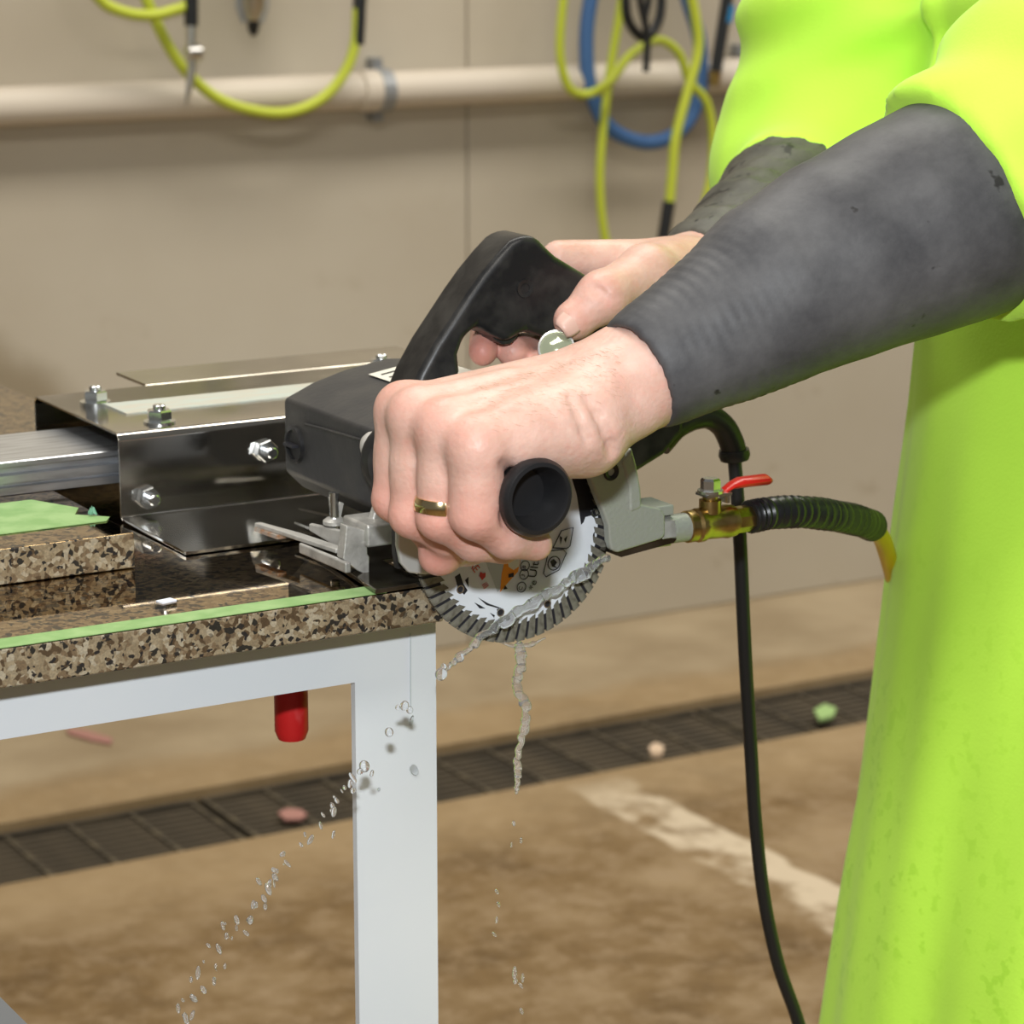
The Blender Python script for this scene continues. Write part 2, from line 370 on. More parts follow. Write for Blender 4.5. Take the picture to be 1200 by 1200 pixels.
class Vol:
    def __init__(s, lo, hi, h):
        s.lo = np.asarray(lo, float); s.h = h; s.n = np.ceil((np.asarray(hi) - s.lo) / h).astype(int) + 1
        s.ax = [(s.lo[i] + h * np.arange(s.n[i])).astype(np.float32) for i in range(3)]
    def new(s): return np.full(s.n, 1.0, np.float32)
    def sub(s, lo, hi, mg):
        a = np.clip(np.floor((np.asarray(lo) - mg - s.lo) / s.h).astype(int), 0, s.n); b = np.clip(np.ceil((np.asarray(hi) + mg - s.lo) / s.h).astype(int) + 1, 0, s.n)
        sl = tuple(slice(i, j) for i, j in zip(a, b))
        X = s.ax[0][sl[0]][:, None, None]; Y = s.ax[1][sl[1]][None, :, None]; Z = s.ax[2][sl[2]][None, None, :]
        return sl, X, Y, Z
    def cone_d(s, a, b, ra, rb, mg):
        a, b = np.asarray(a, np.float32), np.asarray(b, np.float32); r = max(ra, rb)
        sl, X, Y, Z = s.sub(np.minimum(a, b) - r, np.maximum(a, b) + r, mg)
        ab = b - a; L = float(ab @ ab) + 1e-12
        t = np.clip(((X - a[0]) * ab[0] + (Y - a[1]) * ab[1] + (Z - a[2]) * ab[2]) / L, 0, 1)
        d = np.sqrt((X - a[0] - t * ab[0]) ** 2 + (Y - a[1] - t * ab[1]) ** 2 + (Z - a[2] - t * ab[2]) ** 2) - (ra + t * (rb - ra))
        return sl, d
    def cone(s, f, a, b, ra, rb, k=.006):
        sl, d = s.cone_d(a, b, ra, rb, k * 2 + .012); f[sl] = smin(f[sl], d, k)
    def chain(s, f, pts, rs, k=.006):
        for a, b, ra, rb in zip(pts, pts[1:], rs, rs[1:]): s.cone(f, a, b, ra, rb, k)
    def ell(s, f, c, r, k=.006, R=None):
        c = np.asarray(c); r = np.asarray(r, float); sl, X, Y, Z = s.sub(c - r.max(), c + r.max(), k * 2 + .012)
        P_ = [X - c[0], Y - c[1], Z - c[2]]
        if R is not None: P_ = [sum(R[i][j] * P_[j] for j in range(3)) for i in range(3)]
        k0 = np.sqrt(sum((P_[i] / r[i]) ** 2 for i in range(3))); k1 = np.sqrt(sum((P_[i] / r[i] ** 2) ** 2 for i in range(3))) + 1e-9
        f[sl] = smin(f[sl], k0 * (k0 - 1) / k1, k)
    def cut_cone(s, f, a, b, ra, rb, k=.003):
        sl, d = s.cone_d(a, b, ra, rb, k * 2 + .012); f[sl] = smax(f[sl], -d, k)
    def plane_cut(s, f, p, n, k=0):                  # keep the side where (x-p).n < 0
        n = np.asarray(n, float); n = n / np.linalg.norm(n)
        X = s.ax[0][:, None, None]; Y = s.ax[1][None, :, None]; Z = s.ax[2][None, None, :]
        d = (X - p[0]) * n[0] + (Y - p[1]) * n[1] + (Z - p[2]) * n[2]
        f[:] = smax(f, d.astype(np.float32), k)
    def hit(s, f, px_, py_, d0=1.15, d1=2.0):
        D = np.arange(d0, d1, .0003); q = CAM + np.outer(D, ray(px_, py_)); g = np.round((q - s.lo) / s.h).astype(int)
        ok = ((g >= 0) & (g < s.n)).all(1); g = np.clip(g, 0, s.n - 1); v = np.where(ok, f[g[:, 0], g[:, 1], g[:, 2]], 1)
        i = np.argmax(v < 0); return q[i] if v[i] < 0 else None
    def groove(s, f, pxs, r, k, add=False):
        q = [p for p in (s.hit(f, *c) for c in pxs) if p is not None]; src = f.copy() if False else f
        for a, b in zip(q, q[1:]):
            if add: s.cone(f, a, b, r, r, k)
            else: s.cut_cone(f, a, b, r, r, k)
    def mesh(s, f, relax=2):
        v = f.astype(np.float32); sg = v < 0; n = np.array(v.shape)
        c = [sg[i:n[0] - 1 + i, j:n[1] - 1 + j, k:n[2] - 1 + k] for i in (0, 1) for j in (0, 1) for k in (0, 1)]
        cnt = sum(q.astype(np.int8) for q in c); act = (cnt > 0) & (cnt < 8)
        idx = np.argwhere(act); ids = np.full(act.shape, -1, np.int64); ids[act] = np.arange(len(idx))
        off = np.array([(i, j, k) for i in (0, 1) for j in (0, 1) for k in (0, 1)])
        cv = np.stack([v[idx[:, 0] + o[0], idx[:, 1] + o[1], idx[:, 2] + o[2]] for o in off], 1)
        acc = np.zeros((len(idx), 3)); num = np.zeros(len(idx))
        for a in range(8):
            for b in range(a + 1, 8):
                if np.abs(off[a] - off[b]).sum() != 1: continue
                mk = (cv[:, a] < 0) != (cv[:, b] < 0); t = cv[mk, a] / (cv[mk, a] - cv[mk, b])
                acc[mk] += off[a] + t[:, None] * (off[b] - off[a]); num[mk] += 1
        pts = s.lo + (idx + acc / num[:, None]) * s.h
        faces = []
        for ax in range(3):
            o1, o2 = [(1, 2), (2, 0), (0, 1)][ax]
            sl0 = [slice(None)] * 3; sl1 = [slice(None)] * 3; sl0[ax] = slice(0, n[ax] - 1); sl1[ax] = slice(1, n[ax])
            for q in (o1, o2): sl0[q] = slice(1, n[q] - 1); sl1[q] = slice(1, n[q] - 1)
            A, B = sg[tuple(sl0)], sg[tuple(sl1)]
            for mk, flip in ((A & ~B, False), (~A & B, True)):
                e = np.argwhere(mk)
                if not len(e): continue
                e[:, o1] += 1; e[:, o2] += 1
                d1 = np.zeros(3, int); d1[o1] = 1; d2 = np.zeros(3, int); d2[o2] = 1
                q = [ids[tuple((e - dd).T)] for dd in (d1 + d2, d2, 0 * d1, d1)]
                if flip: q = q[::-1]
                faces.append(np.stack(q, 1))
        fc = np.concatenate(faces)
        if relax:
            ed = np.concatenate([fc[:, [i, (i + 1) % 4]] for i in range(4)])
            for it in range(relax):
                sm = np.zeros_like(pts); ct = np.zeros(len(pts))
                for i in range(3):
                    sm[:, i] = np.bincount(ed[:, 0], pts[ed[:, 1], i], len(pts)) + np.bincount(ed[:, 1], pts[ed[:, 0], i], len(pts))
                ct = np.bincount(ed[:, 0], minlength=len(pts)) + np.bincount(ed[:, 1], minlength=len(pts))
                pts = pts + .5 * (sm / np.maximum(ct, 1)[:, None] - pts)
        return pts, fc


def np_mesh(name, pts, fc, material, parent=None, smooth=True):
    me = bpy.data.meshes.new(name)
    me.vertices.add(len(pts)); me.vertices.foreach_set('co', np.asarray(pts, np.float32).ravel())
    k = fc.shape[1]; me.loops.add(len(fc) * k); me.loops.foreach_set('vertex_index', fc.astype(np.int32).ravel())
    me.polygons.add(len(fc)); me.polygons.foreach_set('loop_start', np.arange(0, len(fc) * k, k, dtype=np.int32))
    me.update(calc_edges=True)
    me.polygons.foreach_set('use_smooth', np.full(len(fc), smooth)); me.update()
    return link(name, me, material, parent)


def copy_obj(o, parent):
    c = o.copy(); COL.objects.link(c); c.parent = parent; return c

# ================================================================== STRUCTURE
YW = 3.93
TR0, TR1 = 3.235, 3.462
b = MB()
x0, x1 = -5, 9
b.box((x0, -6, -.15), (x1, TR0, 0)); b.box((x0, TR1, -.15), (x1, YW + .2, 0))
floor = struct(b.build('floor', M['floor'], smooth=False))
b = MB(); b.box((x0, TR0, -.15), (x1, TR1, -.09))
link_t = b.build('trench_bed', M['trench'], floor, smooth=False)

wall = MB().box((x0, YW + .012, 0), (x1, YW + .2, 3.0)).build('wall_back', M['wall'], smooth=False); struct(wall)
seam = atY(548, 100, YW)[0]
for k in range(-4, 5):
    MB().box((seam + k * 1.22 + .0012, YW, .0), (seam + (k + 1) * 1.22 - .0012, YW + .014, 2.98)).build('panel', M['wall'], wall, smooth=False, bevel=.004)

# drain grates lying in the trench
gl = .86
for k in range(-1, 4):
    X0 = .62 + k * gl
    if X0 + gl < -.3 or X0 > 3.2: continue
    g = thing('drain_grate', (X0 + gl / 2, (TR0 + TR1) / 2, -.09),
              ['muddy iron floor drain grate beyond the end of the guide rail', 'muddy iron floor drain grate below the red clamp handle', 'dark iron floor drain grate behind the falling water', 'dark iron floor drain grate beside the green scrap', 'dark iron floor drain grate behind the yellow-green smock'][k + 1],
              'drain grate', 'grates over the floor trench')
    b = MB()
    for y in (TR0 + .004, TR1 - .016): b.box((X0 + .003, y, -.085), (X0 + gl - .003, y + .012, -.012))
    b.build('frame', M['cast_iron'], g, smooth=False)
    nb = 10; proto = None
    for j in range(nb):
        xx = X0 + .006 + (gl - .022) * j / (nb - 1)
        if proto is None:
            proto = MB().box((0, TR0 + .016, -.045), (.008, TR1 - .016, -.013)).build('cross_bar', M['bar'], g, smooth=False); o = proto
            o.location.x = xx
        else:
            o = copy_obj(proto, g); o.matrix_parent_inverse = proto.matrix_parent_inverse; o.location.x = xx
    proto = None
    for j in range(9):
        yy = TR0 + .024 + j * .0205
        if proto is None:
            proto = MB().box((X0 + .004, 0, -.05), (X0 + gl - .004, .0125, -.016)).build('long_bar', M['cast_iron'], g, smooth=False); o = proto; o.location.y = yy
        else:
            o = copy_obj(proto, g); o.matrix_parent_inverse = proto.matrix_parent_inverse; o.location.y = yy

# floor scraps
def scrap(name, pts, z, h, material, label, cat='scrap'):
    b = MB(); P_ = [atZ(x, y, z) for x, y in pts]
    b.prism([(p[0], p[1], z + .001 + h * random.random() * .4) for p in P_], (0, 0, h))
    return tag(b.build(name, material, smooth=False), label, cat)
scrap('tape_scrap', [(78, 856), (100, 858), (132, 868), (130, 874), (108, 870), (80, 862)], 0, .003, M['pink'], 'strip of dusty pink tape on the concrete beside the wall')
scrap('stone_chip', [(326, 957), (336, 952), (352, 953), (360, 958), (352, 964), (334, 964)], -.009, .004, M['pink'], 'pink chip lying on the drain grate near the table leg')
scrap('leaf_scrap', [(954, 836), (966, 829), (980, 834), (976, 844), (960, 848)], 0, .005, M['leaf'], 'crumpled green scrap on the edge of the drain trench')
scrap('stone_chip', [(760, 884), (768, 878), (778, 881), (776, 889), (764, 891)], 0, .008, M['beige_scrap'], 'pale pinkish pebble on the floor by the trench edge')

# ------------------------------------------------------------------ wall pipe
YP = YW - .036
zp_ = atY(465, 105, YP)[2]
t = thing('wall_pipe', (2.2, YP, zp_), 'cream painted horizontal pipe running along the beige wall', 'pipe')
MB().tube([(x0 + 3, YP, zp_), (5.5, YP, zp_)], .029, 20).build('pipe', M['pipe'], t)
for xx in (atY(420, 108, YP)[0], atY(905, 90, YP)[0]):
    MB().lathe([(.029, 0), (.033, .002), (.033, .05), (.029, .052)], (xx, YP, zp_), (1, 0, 0), 20).build('coupling', M['pipe'], t)
for x_, y_ in ((440, 105), (868, 88)):
    xx = atY(x_, y_, YP)[0]
    b = MB(); b.lathe([(.0325, 0), (.0345, .001), (.0345, .022), (.0325, .023)], (xx, YP, zp_), (1, 0, 0), 20)
    b.box((xx + .002, YP + .01, zp_ + .03), (xx + .018, YW, zp_ + .05)); b.box((xx + .002, YP + .01, zp_ - .05), (xx + .018, YW, zp_ - .03))
    b.build('strap', M['grey_metal'], t, smooth=False)

# ------------------------------------------------------------------ hoses on the wall
def hose(name, pts, r, Y, material, label, cat='hose', group=None, dy=None):
    P_ = [atY(x, y, Y + (dy[i] if dy else 0)) for i, (x, y) in enumerate(pts)]
    b = MB().tube(P_, r, 12, smooth=1, n=8)
    return b, P_
YH = 3.84
t = thing('air_hose', atY(340, 130, YH), 'lime green air hose hanging in a wide loop with a black end sleeve', 'hose')
b, _ = hose('', [(250, -190), (170, -170), (140, -110), (150, -60), (168, -10), (190, 40), (215, 80), (250, 112), (290, 128), (335, 132), (375, 117), (402, 88), (416, 52), (419, 10)], .0085, YH, None, '')
b.build('tube', M['lime'], t)
MB().tube([atY(419, 52, YH), atY(421, 10, YH), atY(421, -50, YH), atY(380, -150, YH), atY(270, -190, YH)], .0105, 14, smooth=1).build('end_sleeve', M['rubber'], t)
t = thing('air_hose', atY(170, 18, YH - .03), 'lime green air hose curving down into a black sleeve and chrome fitting', 'hose')
b, _ = hose('', [(240, -190), (150, -160), (85, -100), (95, -40), (118, 0), (145, 14), (175, 18), (200, 13), (222, 0), (240, -60), (250, -190)], .0085, YH - .03, None, '')
b.build('tube', M['lime'], t)
q = YH - .035
MB().tube([atY(250, -185, q), atY(226, -60, q), atY(224, 0, q), atY(224, 30, q)], .0105, 14).build('end_sleeve', M['rubber'], t)
b = MB(); b.tube([atY(224, 30, q), atY(224, 52, q)], [.0075, .007], 12); b.lathe([(0, -.003), (.012, 0), (.012, .02), (0, .023)], atY(229, 62, q) - np.array([.013, 0, 0]), (1, 0, 0), 14)
b.tube([atY(224, 52, q), atY(225, 78, q), atY(222, 100, q), atY(218, 122, q)], [.009, .007, .006, .002], 12)
b.build('fitting', M['chrome'], t)
t = thing('spray_gun', atY(297, 40, YH + .03), 'small chrome and black gun hanging nose down on the wall', 'spray gun')
q = YH + .03
MB().tube([atY(296, -60, q), atY(296, 8, q), atY(296, 24, q)], [.022, .021, .011], 14).build('body', M['chrome'], t)
MB().tube([atY(297, 24, q), atY(297, 34, q), atY(297, 42, q)], [.010, .009, .004], 12).build('nozzle', M['rubber'], t)
for x_ in (279, 312): MB().tube([atY(x_, -40, q), atY(x_, 8, q), atY(x_ - (x_ - 296) * .4, 26, q)], .004, 8).build('hook_arm', M['grey_metal'], t)
# right-hand bundle
t = thing('blue_hose', atY(752, 165, YH + .03), 'thick blue hose coiled in an oval loop on the wall', 'hose')
b, _ = hose('', [(748, -185), (718, -130), (705, -60), (692, 0), (687, 50), (692, 105), (715, 150), (760, 167), (800, 150), (820, 105), (820, 50), (806, 0), (790, -60), (778, -130), (748, -185)], .0125, YH + .03, None, '')
b.build('tube', M['blue'], t)
t = thing('air_hose', atY(690, 110, YH - .01), 'lime green air hose bundled in two loops over the blue coil', 'hose')
b, _ = hose('', [(745, -180), (690, -130), (668, -50), (658, 20), (657, 70), (668, 104), (690, 110), (715, 95), (738, 65), (770, 47), (795, 62), (808, 95), (828, 120), (835, 160), (832, 210), (818, 262), (800, 292), (780, 330)], .0075, YH - .02, None, '', dy=[0] * 7 + [-.02] * 2 + [0] * 9)
b.build('tube', M['lime'], t)
t = thing('air_hose', atY(705, 250, YH), 'lime green air hose hanging straight down behind the right hand', 'hose')
b, _ = hose('', [(747, -180), (735, -50), (727, 10), (717, 70), (709, 130), (703, 200), (706, 260), (716, 310)], .0075, YH, None, '')
b.build('tube', M['lime'], t)
t = thing('air_hose', atY(790, 250, YH - .02), 'lime green air hose ending in a black ferrule beside the blue coil', 'hose')
b, _ = hose('', [(752, -180), (785, -130), (800, -50), (815, 20), (818, 60), (805, 110), (792, 160), (788, 200), (784, 245)], .0085, YH - .065, None, '')
b.build('tube', M['lime'], t)
MB().tube([atY(784, 236, YH - .065), atY(780, 262, YH - .065), atY(775, 292, YH - .065)], .0105, 14).build('end_sleeve', M['rubber'], t)
t = thing('black_cable', atY(757, 45, YH - .03), 'black cable looped into a small coil with its end hanging down', 'cable')
b, _ = hose('', [(750, -180), (738, -50), (733, 0), (738, 28), (755, 44), (770, 28), (775, 0), (772, -50), (752, -180)], .008, YH - .09, None, ''); b.build('loop', M['rubber'], t)
b, _ = hose('', [(750, -175), (744, -50), (750, 0), (758, 40), (757, 84)], .006, YH - .105, None, ''); b.build('end', M['rubber'], t)
b, _ = hose('', [(751, -175), (764, -50), (760, 0), (756, 20), (758, 44)], .006, YH - .075, None, ''); b.build('strand', M['rubber'], t)
t = thing('air_hose', atY(843, 60, YH), 'black hose with a blue band and brass fitting on the wall', 'hose')
b, _ = hose('', [(866, -180), (860, -50), (852, 0), (845, 45), (838, 86)], .0105, YH, None, ''); b.build('tube', M['rubber'], t)
MB().tube([atY(854, 6, YH), atY(850, 26, YH)], .0112, 14).build('band', mat('blue_tape', (.02, .20, .42), .5), t)
MB().tube([atY(838, 84, YH), atY(836, 100, YH)], [.0125, .0095], 10).build('fitting', M['brass'], t)

for x_, lab_ in ((255, 'steel wall hook holding the left lime green hoses'), (749, 'steel wall hook holding the blue coil and lime hoses'), (866, 'steel wall hook holding the black hose'), (296, 'steel wall hook holding the hanging spray gun')):
    h_ = atY(x_, -172 if x_ != 296 else -60, YW); g = thing('wall_hook', h_, lab_, 'hook')
    MB().tube([h_, h_ + (0, -.20, 0), h_ + (0, -.215, .012), h_ + (0, -.215, .04)], .006, 10, smooth=1).build('peg', M['grey_metal'], g)
    MB().box(h_ + (-.02, -.006, -.02), h_ + (.02, 0, .02)).build('plate', M['grey_metal'], g, smooth=False)
# ================================================================== TABLE
YB = 1.2526
ZT = .9064
YF = 1.292
lx0, lx1 = atY(418, 950, YF)[0], atY(512, 950, YF)[0]
rz = atY(207, 833, YF)[2]; rz = (atY(0, 866, YF)[2] + atY(415, 801, YF)[2]) / 2
GB = ZT - .0205
tbl = thing('work_table', (.2, 1.6, 0), 'white painted steel angle-iron table frame under the granite slab', 'table')
TX0, TY1, th = -.75, 2.30, .005
def leg(xa, xb, y, sy, inner):
    b = MB(); b.box((xa, y, 0), (xb, y + th * sy, GB)) if sy > 0 else b.box((xa, y - th, 0), (xb, y, GB))
    xs = xb if inner > 0 else xa + th
    ya, yb = (y + th, y + .05) if sy > 0 else (y - .05, y - th)
    b.box((xs - th, ya, 0), (xs, yb, GB)); b.build('leg', M['white_paint'], tbl, smooth=False)
leg(lx0, lx1, YF, 1, 1); leg(TX0, TX0 + .05, YF, 1, -1); leg(lx0, lx1, TY1, -1, 1); leg(TX0, TX0 + .05, TY1, -1, -1)
for nm, y, s in (('rail', YF, 1), ('rail', TY1, -1)):
    b = MB(); ya, yb = sorted((y, y + s * th)); b.box((TX0 + .05, ya, rz), (lx0, yb, GB)); ya, yb = sorted((y + s * th, y + s * .05)); b.box((TX0 + .05, ya, GB - th), (lx0, yb, GB))
    b.build(nm, M['white_paint'], tbl, smooth=False)
for xa in (TX0 + .002, lx1 - .007):
    MB().box((xa, YF + .05, rz), (xa + th, TY1 - .05, GB)).build('rail', M['white_paint'], tbl, smooth=False)
b = MB(); q0, q1 = atY(-320, 848, YF + .006), atY(416, 1584, YF + .006); q0[0] = max(q0[0], TX0 + .02)
b.prism([q0, q1, q1 - (0, 0, .045), q0 - (0, 0, .045)], (0, .004, 0)); b.build('brace', M['grey_metal'], tbl, smooth=False)
# welded corner drips on the front leg
MB().tube([atY(481, 742, YF - .0005), atY(481, 800, YF - .0005), atY(481, 832, YF - .0005)], .0004, 6).build('drip_run', M['greyink'], tbl)

# dark clamp with red handle hanging below the slab
cx = atY(340, 838, 1.36)
t = thing('bar_clamp', (cx[0], cx[1], cx[2] - .02), 'clamp with a bright red handle hanging below the table rail', 'clamp')
ct, cb = atY(340, 800, 1.36), atY(342, 867, 1.36)
rr_ = .0098
MB().lathe([(0, .0), (rr_ * .8, .001), (rr_, .006), (rr_, .028), (rr_ * .92, .032), (rr_, .04), (rr_, .055), (.006, .06), (0, .06)], cb, (0, 0, 1), 20).build('handle', M['red_grip'], t)
MB().tube([(cb[0], cb[1], cb[2] + .055), (cb[0], cb[1], GB - .012)], .004, 10).build('screw', M['zinc'], t)
MB().lathe([(0, 0), (.012, 0), (.012, .006), (0, .006)], (cb[0], cb[1], GB - .0062), (0, 0, 1), 16).build('pad', M['grey_metal'], t)

# ================================================================== GRANITE
gx1 = atY(519, 735, YB + .004)[0]
slab = thing('granite_slab', (.1, 1.6, GB), 'speckled brown granite slab with polished top on the white table', 'stone slab')
GY0 = YB + .0032
b = MB(); b.box((-.75, GY0, GB), (gx1, 2.31, ZT)); b.bm.faces.ensure_lookup_table()
o = b.build('slab', M['granite'], slab, smooth=False, bevel=.0012, seg=2)
o.data.materials.append(M['granite_top'])
for p in o.data.polygons:
    if p.normal.z > .9: p.material_index = 1
tag(MB().box((-.6, GY0 + .0008, ZT + .0001), (atZ(443, 690, ZT)[0], 1.2728, ZT + .0005)).build('tape_strip', M['green_tape'], smooth=False), 'long strip of green masking tape along the front edge of the lower slab', 'tape', None)
RY0 = 1.374; RZ = ZT + .0203
rx1 = atY(158, 640, RY0)[0]
off = thing('granite_offcut', (.2, 1.45, ZT), 'shorter granite offcut lying on the polished slab under the aluminium rail', 'stone slab')
o = MB().box((-.55, RY0, ZT + .0004), (rx1, 1.60, RZ)).build('slab', M['granite'], off, smooth=False, bevel=.001, seg=2)
o.data.materials.append(M['granite_top'])
for p in o.data.polygons:
    if p.normal.z > .9: p.material_index = 1
b = MB(); ty0 = atZ(0, 633, RZ)[1]; ty1 = 1.478
xe = atZ(135, 614, RZ)[0]
b.prism([(-.5, ty0, RZ + .0002), (xe - .002, ty0 + .012, RZ + .0002), (xe + .003, ty0 + .02, RZ + .0002), (xe - .012, ty0 + .035, RZ + .0002), (xe - .004, ty0 + .05, RZ + .0002), (xe - .02, ty1, RZ + .0002), (-.5, ty1, RZ + .0002)], (0, 0, .0005))
tag(b.build('tape_strip', M['green_tape'], smooth=False), 'torn strip of green masking tape on top of the granite offcut', 'tape')
a = atZ(105, 597, RZ + .004)
b = MB()
for k in range(7):
    c = a + np.array([random.uniform(-.004, .004), random.uniform(-.004, .004), 0]); d = [random.uniform(-.003, .003) for _ in range(4)]
    b.quad((c[0], c[1], RZ + .001), (c[0] + d[0], c[1] + d[1], RZ + .002 + abs(d[2])), (c[0] + d[2], c[1] + d[3], RZ + .003 + abs(d[0])), (c[0] + d[3], c[1] + d[2], RZ + .002))
tag(b.build('tape_scrap', mat('teal_tape', (.20, .42, .30), .6), smooth=False), 'crumpled bit of teal green tape beside the aluminium rail', 'tape')
a = atZ(195, 705, ZT)
tag(MB().box((-.0045, -.003, 0), (.0045, .003, .0008), Matrix.Translation(V(a)) @ Matrix.Rotation(.2, 4, 'Z')).build('paper_scrap', M['paper'], smooth=False), 'tiny pale blue paper scrap on the polished granite', 'paper')

# ================================================================== RAIL AND BRACKET
t = thing('guide_rail', (.2, 1.55, RZ), 'grooved aluminium guide rail lying on the granite offcut', 'rail')
ry0, ry1, rzz0, rzz1 = 1.497, 1.575, RZ + .0003, atY(0, 541, 1.5)[2]
hh = rzz1 - rzz0
prof = [(0, 0), (0, .22), (.003, .25), (.003, .32), (0, .35), (0, .58), (.004, .62), (.004, .80), (0, .84), (0, .97), (.001, 1.0), (.012, 1.0), (.030, 1.0)]
poly = [(-.62, ry0 + a, rzz0 + hh * c) for a, c in prof] + [(-.62, ry1 - .0, rzz0 + hh), (-.62, ry1, rzz0)]
MB().prism(poly, (.62 + .80, 0, 0)).build('extrusion', M['alu'], t, smooth=False)

YPL = 1.4823; ZPL = .9585; bx0, bx1 = .5905, .875
br = thing('steel_bracket', (.73, 1.54, ZT), 'folded polished stainless steel bracket with hex nuts, straddling the rail', 'bracket')
tk = .0018; fz = ZT + .0007
corner = [(1.3855, fz), (YPL, fz), (YPL, ZPL), (1.620, ZPL), (1.620, fz), (1.70, fz)]
path = [corner[0]]
for p0_, p1_, p2_ in zip(corner, corner[1:], corner[2:]):
    d0_, d1_ = (V(p0_) - V(p1_)).normalized(), (V(p2_) - V(p1_)).normalized(); cen_ = V(p1_) + (d0_ + d1_) * .0035
    for k_ in range(6):
        a_ = k_ / 5 * math.pi / 2; q_ = cen_ - d1_ * .0035 * math.cos(a_) - d0_ * .0035 * math.sin(a_); path.append((q_.x, q_.y))
path.append(corner[-1])
def offs(path, d):
    out = []
    for i, p in enumerate(path):
        a = V(path[i]) - V(path[i - 1]) if i else V(path[1]) - V(path[0]); c = V(path[i + 1]) - V(path[i]) if i < len(path) - 1 else a
        na = V((-a.y, a.x)).normalized(); nc = V((-c.y, c.x)).normalized(); n_ = (na + nc) / (1 + na.dot(nc)); out.append(V(p) + n_ * d)
    return out
pin = offs([V(p) for p in path], tk)
b = MB()
for i in range(len(path) - 1):
    a_, c_, d_, e_ = path[i], path[i + 1], pin[i + 1], pin[i]
    b.prism([(bx0, q[0], q[1]) for q in (a_, c_, d_, e_)], (bx1 - bx0, 0, 0))
bmesh.ops.remove_doubles(b.bm, verts=b.bm.verts, dist=1e-5)
seen = {}
for f in list(b.bm.faces):
    key = tuple(sorted(v.index for v in f.verts)) if False else frozenset(v for v in f.verts)
    if key in seen:
        for g in (f, seen[key]):
            if g.is_valid: b.bm.faces.remove(g)
    else: seen[key] = f
b.build('folded_sheet', M['steel'], br)
zs = ZPL + tk
def nut(p, axis, r=.0078, h=.008, stud=.011):
    g_ = MB(); g_.lathe([(0, 0), (r * 1.25, 0), (r * 1.25, .0012), (0, .0012)], p, axis, 20)
    w = g_.build('washer', M['zinc'], br)
    g_ = MB(); g_.lathe([(0, .0012), (r * .9, .0012), (r, .0024), (r, h - .001), (r * .9, h), (0, h)], p, axis, 6)
    n_ = g_.build('nut', M['zinc'], br, smooth=False)
    g_ = MB(); g_.lathe([(0, 0), (r * .5, 0), (r * .5, stud - .0006), (r * .4, stud), (0, stud)], p, axis, 12); g_.build('stud', M['zinc'], n_)
for x_, y_ in ((112, 472), (187, 495), (447, 434)):
    p = atZ(x_, y_, zs); nut((p[0], min(p[1], 1.612), zs), (0, 0, 1))
for x_, y_ in ((178, 581), (315, 526)):
    p = atY(x_ - 8, y_, YPL); nut((p[0], YPL, p[2]), (0, -1, 0), .0072, .009, .016)
pa, pb_ = atZ(140, 482, zs), atZ(352, 455, zs)
MB().box((pa[0], (pa[1] + pb_[1]) / 2 - .018, zs), (.86, (pa[1] + pb_[1]) / 2 + .018, zs + .0006)).build('tape', M['masking'], br, smooth=False)
p = atZ(185, 456, zs)
MB().box((p[0], 1.622, ZPL), (bx1, 1.672, zs)).build('back_tab', M['steel'], br, smooth=False)

# ================================================================== WET SAW
saw = thing('wet_saw', (.73, 1.33, ZT), 'handheld wet stone saw with black handles and white diamond blade cutting the granite', 'power saw')
BC = np.array([.7282, YB, .9322])
RB = .0625
def disc(name, c, r0, r1, th_, material, parent, n=72):
    b = MB(); prof = [(r0, 0), (r1, 0), (r1, th_), (r0, th_)]
    if r0 <= 0: prof = [(0, 0), (r1, 0), (r1, th_), (0, th_)]
    else: prof.append((r0, 0))
    b.lathe(prof, (c[0], c[1] - th_ / 2, c[2]), (0, 1, 0), n); return b.build(name, material, parent)
blade = disc('blade', BC, 0, .0525, .0018, M['blade_white'], saw); blade['label'] = 'white diamond blade with worn print and grey toothed rim'
disc('rim_core', BC, .049, .0612, .0014, M['ink'], blade)
nT = 60; da = 2 * math.pi / nT
def pol(r, a, y): return (r * math.cos(a), y, r * math.sin(a))
b = MB(); w_ = da * .36; sk = .06
for_poly = [pol(.0512, -w_, -.0013), pol(.0625, -w_ - sk, -.0013), pol(.0625, w_ - sk, -.0013), pol(.0498, w_, -.0013)]
b.prism(for_poly, (0, .0026, 0))
t0 = b.build('tooth', M['tooth'], blade, smooth=False)
t0.location = V(BC)
for k in range(1, nT):
    o = copy_obj(t0, blade); o.matrix_parent_inverse = t0.matrix_parent_inverse; o.rotation_euler = (0, k * da, 0)
